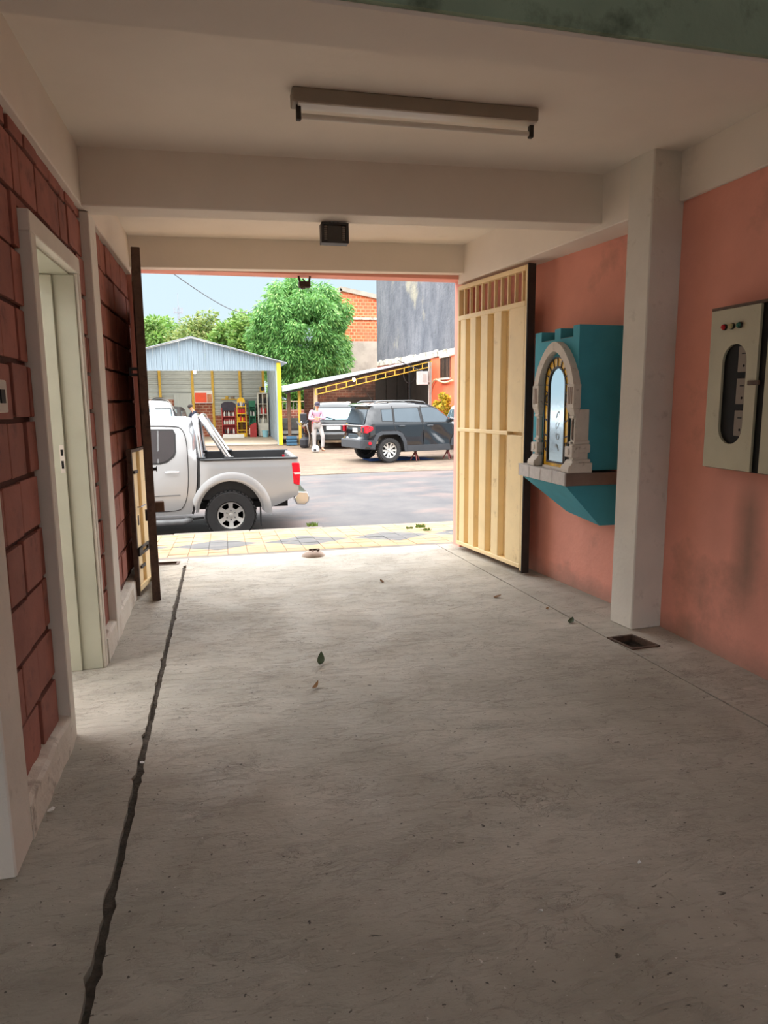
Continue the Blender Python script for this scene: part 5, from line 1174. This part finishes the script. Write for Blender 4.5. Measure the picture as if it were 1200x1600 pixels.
while s0 < L_:
    s1 = s0 + r_.uniform(.35, .7); S(wallbox(MB(), s0 + .015, min(s1, L_) - .015, 3.40 + r_.uniform(-.02, .03), 3.68 + r_.uniform(-.03, .05), -.05 + r_.uniform(-.02, .02), .1), 'stone', 'stone_trim', ww, bevel=.02); s0 = s1
sA, zA = wall_s(690, 560); sB, zB = wall_s(702, 589)
w1 = S(wallbox(MB(), sA - .05, sB + .05, zB - .02, zA + .02, -.02, .02), 'window_1', 'post_wood')
for k in range(7): S(wallbox(MB(), sA + k * (sB - sA) / 6 - .012, sA + k * (sB - sA) / 6 + .012, zB, zA, -.06, -.035), 'window_bar', 'dark_steel', w1)
S(wallbox(MB(), sA - .12, sB + .12, zB - .10, zB - .02, -.09, .02), 'window_sill', 'stone_trim', w1); S(wallbox(MB(), sA - .1, sB + .1, zA + .02, zA + .10, -.07, .02), 'window_head', 'stone_trim', w1)
def wpt(px, py, off=-.08): s_, z_ = wall_s(px, py); p = WA + wdv * s_ + wnv * off; return Vector((p.x, p.y, z_))
tag(MB().tube([wpt(673, 612), wpt(676, 602), wpt(681, 594), wpt(685, 593), wpt(690, 596), wpt(697, 598), wpt(704, 596.5), wpt(710, 594)], .045, 8).build('wall_pipe', 'pipe_cream', smooth=50), 'cream pipe curving across the orange wall', 'pipe')
for px, lb in ((670.5, 'grey conduit at the lean-to corner, left of two'), (673.5, 'grey conduit at the lean-to corner, right of two')):
    a = at_y(px, 562, 29.3 + (px - 670) * .03); tag(MB().tube([(a.x, a.y, -.16), (a.x, a.y, a.z - .1)], .035, 8).build('conduit', 'pipe_grey', smooth=50), lb, 'pipe')
t = thing('meter_box', 'pale square meter box hung beneath the lean-to roof corner', 'meter', tuple(at_y(661, 600, 29.2)))
a, b = at_y(653, 580, 29.1), at_y(669, 601, 29.1); MB().box(a.x, b.x, 29.1, 29.35, b.z, a.z).build('case', 'meter_box', t, bevel=.012)
MB().box(a.x + .22, a.x + .38, 29.085, 29.1, b.z + .12, a.z - .12).build('door_slot', 'pipe_grey', t); MB().box(b.x - .02, b.x + .12, 29.2, 29.3, b.z + .1, b.z + .16).build('arm', 'pipe_grey', t)
def sag(a, b, s, n=14): a = Vector(a); b = Vector(b); return [a.lerp(b, i / n) - Vector((0, 0, s * 4 * (i / n) * (1 - i / n))) for i in range(n + 1)]
tag(MB().tube(sag(at_y(622, 563, 28.6), at_y(660, 579.5, 29.0), .02), .016, 6).build('service_cable', 'cable_black'), 'thin service cable crossing to the meter box', 'cable')
tag(MB().tube(sag(at_y(255, 416, 7.36), at_y(398, 480, 40.0), .35, 24), [.005 + .017 * i / 24 for i in range(25)], 6).build('overhead_cable', 'cable_black'), 'overhead cable slanting across the sky to the tree', 'cable')
S(MB().prism([(3.75, -.16), (8.75, -.16), (8.75, BR.z - .07), (3.75, BL.lerp(BR, .16).z - .06)], lambda x, z: (x, 32.75, z), lambda x, z: (x, 32.95, z)), 'wall_shelter', 'shed_brick'); S(MB().box(5.3, 7.0, 32.70, 32.75, -.16, 1.75), 'wall_dark', 'dark_wall')
sw0, _z = wall_s(672, 600); S(wallbox(MB(), 4.6, sw0, -.16, 3.36, -.03, .03), 'wall_dark_side', 'dark_wall')  # near-black cover added over the orange wall beneath the roof
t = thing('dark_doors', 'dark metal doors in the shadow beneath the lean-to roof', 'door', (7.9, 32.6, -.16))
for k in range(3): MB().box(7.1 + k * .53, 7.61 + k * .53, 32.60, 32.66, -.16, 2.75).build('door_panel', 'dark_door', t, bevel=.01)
lit_bulb('shelter_bulb', 'lit bulb beneath the sloping lean-to roof', tuple(at_y(553, 593, 30.5)), .07, 160)
tag(MB().tube([tuple(at_y(640, 575, 31) + Vector((.28 * math.sin(a), 0, .42 * math.cos(a) - .25))) for a in [2 * PI * i / 20 for i in range(21)]], .03, 6).build('hose_coil', 'bottle_dark', smooth=50), 'dark hose coil hanging under the lean-to roof', 'hose')
t = thing('yard_wall', 'low brick boundary wall behind the yellow post', 'wall', (3.6, 36.6, -.16))
MB().box(2.45, 4.6, 36.5, 36.7, -.16, 1.15).build('brickwork', 'yard_brick', t); MB().box(2.45, 4.6, 36.55, 36.65, 1.55, 1.59).build('top_rail', 'pipe_cream', t)
for k in range(12): MB().box(2.5 + k * .185, 2.52 + k * .185, 36.59, 36.61, 1.15, 1.56).build('railing_bar', 'pipe_grey', t)
# yard clutter
t = thing('crate', 'blue plastic crate stack on the ground by the shed post', 'crate', (2.68, 28.2, -.16))
for k in range(3):
    mb = MB(); z = -.16 + k * .125
    mb.box(2.48, 2.88, 28.1, 28.12, z, z + .11).box(2.48, 2.88, 28.38, 28.40, z, z + .11).box(2.48, 2.50, 28.12, 28.38, z, z + .11).box(2.86, 2.88, 28.12, 28.38, z, z + .11).box(2.48, 2.88, 28.1, 28.4, z, z + .012); mb.build('crate_tray', 'crate_blue', t)
t = thing('scrap_engine', 'dark heap of engine scrap between yellow post and minivan', 'scrap', (3.0, 26.6, -.16))
MB().lathe([(.0001, 0), (.16, 0), (.2, .1), (.2, .3), (.1, .4), (.0001, .4)], (3.02, 26.6, -.16), 'z', 12).build('drum', 'junk_dark', t)
r_ = random.Random(3)
for k in range(7):
    p = Vector((3.02 + r_.uniform(-.16, .18), 26.55 + r_.uniform(-.2, .1), r_.uniform(.1, .8))); MB().bar(p, p + Vector((r_.uniform(-.3, .3), r_.uniform(-.1, .1), r_.uniform(-.35, .2))), r_.uniform(.03, .08)).build('strut', r_.choice(['junk_dark', 'junk_grey', 'chrome']), t)
MB().box(2.88, 3.12, 26.55, 26.75, .75, 1.12).build('radiator', 'junk_dark', t, bevel=.02); MB().tube([(3.15, 26.5, -.1), (3.2, 26.45, .3), (3.1, 26.5, .72)], .04, 8).build('fork', 'chrome', t, smooth=50)
t = thing('stripped_car', 'stripped pale car shell in shade behind the yellow post', 'car', (2.85, 30.2, -.16), math.radians(86), world=False)
mb = MB(); add_shell(mb, [(0, .3), (-.05, .6), (.1, .85), (.9, .95), (1.5, 1.0), (2.4, .98), (3.3, .85), (3.5, .6), (3.4, .3)], lambda x, z, d: -.55 + .1 * z, lambda x, z, d: .55 - .1 * z, step=.2, cross=3); mb.build('body', 'junk_grey', t, smooth=40)
MB().box(-.08, -.02, -.42, .42, .35, .5).build('bumper', 'bottle_white', t, bevel=.02)
for s_ in (-1, 1): MB().lathe([(.28, -.08), (.28, .08)], (.6, s_ * .5, .28), 'y', 16).build('wheel', 'rubber', t)
t = thing('helmet', 'white helmet lying on the ground at the man\'s feet', 'helmet', tuple(at_z(493, 705.5, -.16)))
p = at_z(493, 705.5, -.16); MB().lathe([(.11, .0), (.135, .05), (.135, .12), (.10, .19), (.05, .225), (.0001, .23)], p, 'z', 14).build('shell', 'bottle_white', t, smooth=60); MB().box(p.x - .08, p.x + .02, p.y - .135, p.y - .11, -.14, -.06).build('visor', 'bottle_dark', t, bevel=.01)

# ------------------------------------------------------------------ far buildings, mast
t = thing('brick_building', 'tall orange brick building with rendered base behind the tree', 'building', (8.3, 46, -.2))
a, b = at_y(531, 451, 44), at_y(590, 464, 44)
MB().prism([(6.6, 5.25), (10.0, 5.25), (10.0, b.z - .1), (a.x + .1, a.z - .05), (6.6, a.z - .9)], lambda x, z: (x, 44, z), lambda x, z: (x, 50, z)).build('upper_wall', 'far_brick', t)
MB().box(6.6, 10.0, 43.98, 50, -.2, 5.25).build('lower_wall', 'far_render', t)
MB().box(6.6, 10.0, 43.93, 44.0, 6.55, 6.68).build('ring_beam', 'stone_trim', t)
mb = MB(); mb.bar((a.x, 43.98, a.z), (10.0, 43.98, b.z - .05), .22, .26); mb.bar((a.x + .05, 43.98, a.z), (6.5, 43.98, a.z - .85), .22, .26); mb.build('coping', 'far_render', t)
t = thing('radio_mast', 'thin lattice radio mast rising beyond the trees', 'mast', (-7.75, 150, 0))
mb = MB(); tp = Vector((-7.6, 150, 20.6))
legs = [(Vector((-8.0 + .5 * math.cos(a), 150 + .5 * math.sin(a), 0)), Vector((-7.6 + .12 * math.cos(a), 150 + .12 * math.sin(a), 20.6))) for a in (.3, 2.4, 4.5)]
for a, b in legs: MB().bar(a, b, .09).build('leg', 'tower_steel', t)
for k in range(22):
    for j in range(3):
        a, b = legs[j]; c, d = legs[(j + 1) % 3]; mb.bar(a.lerp(b, k / 22), c.lerp(d, (k + 1) / 22), .05)
o = mb.build('lattice', 'tower_steel', t); o['kind'] = 'stuff'
MB().box(-8.5, -6.8, 149.9, 150.1, 19.2, 19.34).build('platform', 'tower_steel', t)
for x in (-8.45, -8.1, -7.1, -6.85): MB().box(x - .09, x + .09, 149.8, 150, 19.0, 20.2).build('antenna', 'tower_steel', t)
MB().bar((-7.6, 150, 20.6), (-7.6, 150, 23.0), .07).build('spike', 'tower_steel', t)

# ------------------------------------------------------------------ trees
def foliage(name, parent, mt, c, r, n, L, seed, clumps=90, droop=.6, wr=.26, shell=.55, clump_r=.2):
    rg = np.random.default_rng(seed)
    d = rg.normal(size=(clumps, 3)); d /= np.linalg.norm(d, axis=1)[:, None]
    cc = d * (shell + (1 - shell) * rg.random((clumps, 1)) ** .6) * np.array(r)
    k = rg.integers(0, clumps, n); cl = clump_r * np.array(r)
    o = rg.normal(size=(n, 3)); o /= np.linalg.norm(o, axis=1)[:, None]; o *= rg.random((n, 1)) ** .4
    p = cc[k] + o * cl + np.array(c)
    dirv = o * np.array([1, 1, .5]); dirv[:, 2] -= droop; dirv += rg.normal(size=(n, 3)) * .3; dirv /= np.linalg.norm(dirv, axis=1)[:, None]
    sd = np.cross(dirv, rg.normal(size=(n, 3)) * .6 + np.array([0, 0, 1.])); sd /= np.linalg.norm(sd, axis=1)[:, None] + 1e-9
    ln = L * rg.uniform(.7, 1.3, (n, 1)); w = ln * wr; nz = np.cross(sd, dirv)
    V = np.stack([p, p + dirv * ln * .45 + sd * w * .5 - nz * w * .12, p + dirv * ln, p + dirv * ln * .45 - sd * w * .5 - nz * w * .12], 1).reshape(-1, 3)
    off = np.array(ORG.get(parent.name, (0, 0, 0))) if parent else 0
    V = (V - off).astype(np.float32)
    me = bpy.data.meshes.new(name); me.vertices.add(4 * n); me.vertices.foreach_set('co', V.ravel())
    i = np.arange(n)[:, None] * 4; F = np.concatenate([i, i + 1, i + 2, i, i + 2, i + 3], 1).astype(np.int32).ravel()
    me.loops.add(6 * n); me.loops.foreach_set('vertex_index', F); me.polygons.add(2 * n)
    me.polygons.foreach_set('loop_start', np.arange(0, 6 * n, 3, dtype=np.int32)); me.update(calc_edges=True); me.materials.append(MATS[mt])
    ob = bpy.data.objects.new(name, me); COL.objects.link(ob); ob['kind'] = 'stuff'
    if parent: ob.parent = parent
    return ob
def tree(name, label, c, r, base, n, L, seed, mt='far_leaf', **kw):
    t = thing(name, label, 'tree', base)
    foliage('foliage', t, mt, c, r, n, L, seed, **kw)
    b = Vector(base); top = Vector(c); mid = b.lerp(top, .5) + Vector((.12, 0, 0)); R_ = max(.1, r[0] * .06)
    mb = MB().tube([b, mid, top], [R_, R_ * .7, R_ * .35], 8); mb.build('trunk', 'bark', t, smooth=60)
    rg = random.Random(seed)
    for k in range(5):
        a = 2 * PI * k / 5 + rg.random(); e = top + Vector((r[0] * .6 * math.cos(a), r[1] * .6 * math.sin(a), r[2] * rg.uniform(-.2, .5)))
        MB().tube([mid.lerp(top, .3), mid.lerp(e, .6) + Vector((0, 0, .15)), e], [R_ * .5, R_ * .3, R_ * .12], 6).build('branch', 'bark', t, smooth=60)
    return t
tree('mango_tree', 'large dense mango tree with drooping leaves behind the workshop', (4.67, 40.6, 5.32), (2.73, 2.2, 3.2), (4.6, 40.6, -.16), 72000, .25, 21, 'mango_leaf', clumps=150, shell=.6, clump_r=.2, droop=.75)
for i, (px, py, Y, rx, rz, mt, lb) in enumerate(((228, 540, 68, 2.6, 2.4, 'far_leaf', 'light green far tree left of the mast beside the gate edge'), (262, 536, 76, 3.0, 2.4, 'far_leaf', 'light green far tree below the radio mast'),
        (345, 537, 61, 3.8, 2.3, 'far_leaf_yellow', 'wide yellowish far tree behind the workshop ridge'), (388, 545, 54, 2.5, 2.4, 'far_leaf', 'bright green far tree against the mango crown'), (306, 548, 86, 3.2, 2.2, 'far_leaf', 'pale far tree behind the workshop peak'))):
    c = at_y(px, py, Y); tree('far_tree', lb, tuple(c), (rx, 2.2, rz), (c.x, Y, -.2), 9000, .34, 40 + i, mt, clumps=60, shell=.5, clump_r=.24, droop=.1, wr=.5)
for i, (x, y, z, rx, rz, lb) in enumerate(((2.95, 37.4, 1.75, .65, .8, 'dark green shrub above the low brick wall on the left'), (4.25, 37.4, 1.75, .65, .8, 'dark green shrub above the low brick wall on the right'))):
    t = thing('hedge_shrub', lb, 'shrub', (x, y, -.16)); foliage('foliage', t, 'hedge_leaf', (x, y, z), (rx, .32, rz), 5000, .2, 70 + i, clumps=40, droop=.3); MB().tube([(x, y, -.16), (x + .1, y, z)], .05, 6).build('stem', 'bark', t)
c = at_y(692, 624, 27.6); t = thing('flowering_bush', 'yellow flowering bush against the orange wall', 'bush', (c.x, 27.6, -.16)); foliage('foliage', t, 'flower_leaf', (c.x, 27.6, 1.1), (.5, .4, .65), 2600, .13, 90, clumps=30, droop=0, wr=.5); MB().tube([(c.x, 27.6, -.16), (c.x, 27.6, 1.0)], .03, 6).build('stem', 'bark', t)
def tuft(px, py, z, n, seed, lb, s=.1):
    p = at_z(px, py, z); rg = random.Random(seed); mb = MB()
    for k in range(n):
        a = rg.uniform(0, 2 * PI); x, y = p.x + rg.uniform(-s, s), p.y + rg.uniform(-s, s) * .6; h = s * rg.uniform(.4, .9); dx, dy = .5 * h * math.cos(a), .5 * h * math.sin(a)
        mb.add([(x - .006, y, z), (x + .006, y, z), (x + dx * .6 + .004, y + dy * .6, z + h * .7), (x + dx, y + dy, z + h)], [(0, 1, 2), (0, 2, 3)])
    o = mb.build('weed_tuft', 'weed_green'); o['kind'] = 'stuff'; return tag(o, lb, 'weeds')
tuft(657, 824, -.05, 90, 1, 'weed tuft in the paving nearest the right jamb', .06); tuft(667, 829, -.05, 60, 2, 'small weed tuft in the paving in front of the jamb', .045); tuft(640, 826, -.04, 40, 3, 'tiny weed tuft in the paving left of the others', .04); tuft(488, 822, -.10, 80, 4, 'mossy weed patch at the kerb behind the pickup', .07)

# ------------------------------------------------------------------ people
def skin_obj(name, nodes, edges, mt, parent, sub=2):
    """one continuous surface grown over a joint skeleton: nodes = {key: (x,y,z,r[,r2])}"""
    ks = list(nodes); me = bpy.data.meshes.new(name); me.from_pydata([nodes[k][:3] for k in ks], [(ks.index(a), ks.index(b)) for a, b in edges], [])
    o = bpy.data.objects.new(name, me); COL.objects.link(o); o.parent = parent
    m = o.modifiers.new('Skin', 'SKIN'); m.use_smooth_shade = True; m.branch_smoothing = .6
    if not me.skin_vertices: me.attributes.new
    sv = me.skin_vertices[0].data
    for i, k in enumerate(ks):
        q = nodes[k]; sv[i].radius = (q[3], q[4] if len(q) > 4 else q[3]); sv[i].use_root = (i == 0)
    s_ = o.modifiers.new('Sub', 'SUBSURF'); s_.levels = sub; s_.render_levels = sub
    me.materials.append(MATS[mt]); return o
def chain(*k): return list(zip(k, k[1:]))
def person(label, loc, rot, J, shirt, trousers, cap, sleeve=.75):
    t = thing('person', label, 'person', loc, rot, world=False)
    P = {k: Vector(v) for k, v in J.items()}
    n = {'pelvis': (*P['pelvis'], .12, .10), 'waist': (*P['pelvis'].lerp(P['chest'], .45), .115, .09), 'chest': (*P['chest'], .13, .10), 'neck': (*P['neck'], .055)}
    hd = P['head']; up = (hd - P['neck']).normalized(); fw = Vector(J['face']).normalized()
    n['jaw'] = (*(P['neck'].lerp(hd, .55) + fw * .012), .062, .068); n['skull'] = (*(hd + fw * .004), .078, .088); n['crown'] = (*(hd + up * .085 - fw * .012), .058, .066)
    e = chain('pelvis', 'waist', 'chest', 'neck', 'jaw', 'skull', 'crown')
    n['nose'] = (*(hd + fw * .098 - up * .022), .014); n['nose_root'] = (*(hd + fw * .075), .02); e += chain('skull', 'nose_root', 'nose')
    for s_ in 'lr':
        sh, el, wr, hp, kn, an, toe = (P[s_ + q] for q in ('sh', 'el', 'wr', 'hip', 'knee', 'ank', 'toe'))
        n[s_ + 'sh'] = (*sh, .062); n[s_ + 'ua'] = (*sh.lerp(el, .5), .047); n[s_ + 'el'] = (*el, .038); n[s_ + 'fa'] = (*el.lerp(wr, .45), .036); n[s_ + 'wr'] = (*wr, .026); d = (wr - el).normalized()
        n[s_ + 'palm'] = (*(wr + d * .055), .036, .018); e += chain('chest', s_ + 'sh', s_ + 'ua', s_ + 'el', s_ + 'fa', s_ + 'wr', s_ + 'palm')
        sd = d.cross(Vector((0, 0, 1))); sd = sd.normalized() if sd.length > .1 else Vector((1, 0, 0)); nr = d.cross(sd)
        for f in range(4):
            b = wr + d * .085 + nr * (.03 - .02 * f); n[f'{s_}f{f}a'] = (*b, .010); n[f'{s_}f{f}b'] = (*(b + d * (.035 - .004 * abs(f - 1.3)) + sd * .008), .009); n[f'{s_}f{f}c'] = (*(b + d * (.055 - .006 * abs(f - 1.3)) + sd * .026), .008); e += chain(s_ + 'palm', f'{s_}f{f}a', f'{s_}f{f}b', f'{s_}f{f}c')
        n[s_ + 'tha'] = (*(wr + d * .04 + nr * .035), .012); n[s_ + 'thb'] = (*(wr + d * .075 + nr * .055 + sd * .012), .010); e += chain(s_ + 'wr', s_ + 'tha', s_ + 'thb')
        n[s_ + 'hip'] = (*hp, .085); n[s_ + 'th'] = (*hp.lerp(kn, .5), .07); n[s_ + 'knee'] = (*kn, .052); n[s_ + 'calf'] = (*(kn.lerp(an, .35) + Vector((0, .015, 0))), .05); n[s_ + 'ank'] = (*an, .035); n[s_ + 'toe'] = (*toe, .03)
        e += chain('pelvis', s_ + 'hip', s_ + 'th', s_ + 'knee', s_ + 'calf', s_ + 'ank', s_ + 'toe')
        ear = hd + fw.cross(up) * (.082 if s_ == 'l' else -.082); n[s_ + 'ear'] = (*(ear - up * .005), .016); e += [('skull', s_ + 'ear')]
    body = skin_obj('body', n, e, 'skin', t, 2)
    g = 1.16; q = {k: (*n[k][:3], *[r * g for r in n[k][3:]]) for k in ('pelvis', 'waist', 'chest')}; q['pelvis'] = (*(P['pelvis'] + Vector((0, 0, .05))), .15, .115); ee = chain('chest', 'waist', 'pelvis')
    q = {'chest': (*n['chest'][:3], .155, .118), **{k: v for k, v in q.items() if k != 'chest'}}; q['collar'] = (*P['chest'].lerp(P['neck'], .75), .075, .07); ee += [('chest', 'collar')]
    for s_ in 'lr':
        q[s_ + 'sh'] = (*n[s_ + 'sh'][:3], .078); q[s_ + 'ua'] = (*n[s_ + 'ua'][:3], .064); q[s_ + 'el'] = (*n[s_ + 'el'][:3], .056); q[s_ + 'cuff'] = (*P[s_ + 'el'].lerp(P[s_ + 'wr'], sleeve), .046); ee += chain('chest', s_ + 'sh', s_ + 'ua', s_ + 'el', s_ + 'cuff')
    skin_obj('shirt', q, ee, shirt, t, 2)
    q = {'pelvis': (*(P['pelvis'] + Vector((0, 0, -.02))), .14, .12)}; ee = []
    for s_ in 'lr':
        q[s_ + 'hip'] = (*n[s_ + 'hip'][:3], .102); q[s_ + 'th'] = (*n[s_ + 'th'][:3], .088); q[s_ + 'knee'] = (*n[s_ + 'knee'][:3], .072); q[s_ + 'calf'] = (*n[s_ + 'calf'][:3], .070); q[s_ + 'hem'] = (*(P[s_ + 'ank'] + Vector((0, 0, .015))), .066); ee += chain('pelvis', s_ + 'hip', s_ + 'th', s_ + 'knee', s_ + 'calf', s_ + 'hem')
        fwd = (P[s_ + 'toe'] - P[s_ + 'ank']); skin_obj('shoe', {'heel': (*(P[s_ + 'ank'] - fwd * .25 + Vector((0, 0, -.035))), .042), 'mid': (*(P[s_ + 'ank'] + fwd * .5 + Vector((0, 0, -.03))), .045, .04), 'toe': (*(P[s_ + 'toe'] + Vector((0, 0, .008))), .040, .032)}, chain('heel', 'mid', 'toe'), 'shoe_tan', t, 1)
    skin_obj('trousers', q, ee, trousers, t, 2)
    bp = P['pelvis'] + Vector((0, 0, .06)); MB().lathe([(1.0, -.018), (1.02, 0), (1.0, .018)], (0, 0, 0), 'z', 20); mb = MB(); mb.lathe([(.158, -.018), (.161, 0), (.158, .018)], (0, 0, 0), 'z', 20, sx=1, sy=.82); mb.v = [(x + bp.x, y + bp.y, z + bp.z) for x, y, z in mb.v]; mb.build('belt', 'belt_dark', t, smooth=50)
    rt = fw.cross(up)
    for s_ in (-1, 1): MB().ball(hd + fw * .083 + rt * (.032 * s_) + up * .008, .011, 8).build('eye', 'hair_dark', t, smooth=60)
    MB().bar(hd + fw * .082 - up * .058 - rt * .025, hd + fw * .082 - up * .058 + rt * .025, .008).build('mouth', 'shelf_red', t)
    mb = MB(); cpt = hd + up * .045 - fw * .004; k = 16; vs = []
    for i, (rr_, hh) in enumerate(((1.0, -.03), (1.03, .02), (.9, .062), (.55, .09), (.05, .1))):
        for j in range(k):
            a = 2 * PI * j / k; vs.append(cpt + rt * (.092 * rr_ * math.cos(a)) + fw * (.104 * rr_ * math.sin(a)) + up * hh)
    fs = [(i * k + j, i * k + (j + 1) % k, (i + 1) * k + (j + 1) % k, (i + 1) * k + j) for i in range(4) for j in range(k)] + [tuple(range(4 * k, 5 * k))]
    hairpart = mb.add(vs, fs).build('cap' if cap else 'hair', 'cap_navy' if cap else 'hair_dark', t, smooth=60)
    if cap:
        vs = []; m_ = 8
        for o_ in (0, -.008):
            for j in range(m_ + 1):
                a = PI * (.12 + .76 * j / m_); b = cpt + rt * (.092 * math.cos(a)) + fw * (.100 * math.sin(a)) + up * (-.018 + o_); vs += [b, b + fw * (.075 * math.sin(a)) + up * (-.02)]
        K = 2 * (m_ + 1); fs = []
        for j in range(m_): fs += [(2 * j, 2 * j + 1, 2 * j + 3, 2 * j + 2), (K + 2 * j + 2, K + 2 * j + 3, K + 2 * j + 1, K + 2 * j), (2 * j + 1, K + 2 * j + 1, K + 2 * j + 3, 2 * j + 3)]
        MB().add(vs, fs).build('cap_peak', 'cap_navy', hairpart, smooth=60)
    return t
mp = at_z(497, 705, -.16)
person('man in pink shirt, grey trousers and cap, arms crossed beside the minivan', (mp.x, mp.y + .1, -.16), math.radians(-8),
    dict(pelvis=(.0, .08, .93), chest=(.0, .06, 1.27), neck=(.01, .03, 1.47), head=(.02, -.0, 1.585), face=(.45, -1, -.12),
         lsh=(.19, .05, 1.40), lel=(.265, -.06, 1.13), lwr=(.05, -.20, 1.17), rsh=(-.19, .05, 1.40), rel=(-.265, -.06, 1.13), rwr=(-.03, -.24, 1.12),
         lhip=(.085, .07, .90), lknee=(.20, -.10, .50), lank=(.17, -.12, .085), ltoe=(.25, -.25, .045), rhip=(-.085, .07, .90), rknee=(-.11, .0, .48), rank=(-.11, .0, .085), rtoe=(-.14, -.16, .045)),
    'shirt_pink', 'trousers_grey', True)
mp = at_y(301, 640, 29.3)
person('man in navy shirt leaning over the engine in the workshop', (mp.x + .12, 28.75, -.13), math.radians(-78),
    dict(pelvis=(.0, .12, .92), chest=(.0, -.02, 1.22), neck=(.0, -.10, 1.40), head=(.0, -.16, 1.50), face=(.25, -1, -.5),
         lsh=(.19, -.06, 1.34), lel=(.25, -.20, 1.08), lwr=(.17, -.40, .98), rsh=(-.19, -.06, 1.34), rel=(-.25, -.22, 1.08), rwr=(-.14, -.42, 1.0),
         lhip=(.085, .11, .89), lknee=(.10, .03, .48), lank=(.10, .08, .085), ltoe=(.11, -.08, .045), rhip=(-.085, .11, .89), rknee=(-.10, .04, .48), rank=(-.10, .10, .085), rtoe=(-.11, -.06, .045)),
    'shirt_navy', 'junk_dark', False, .15)
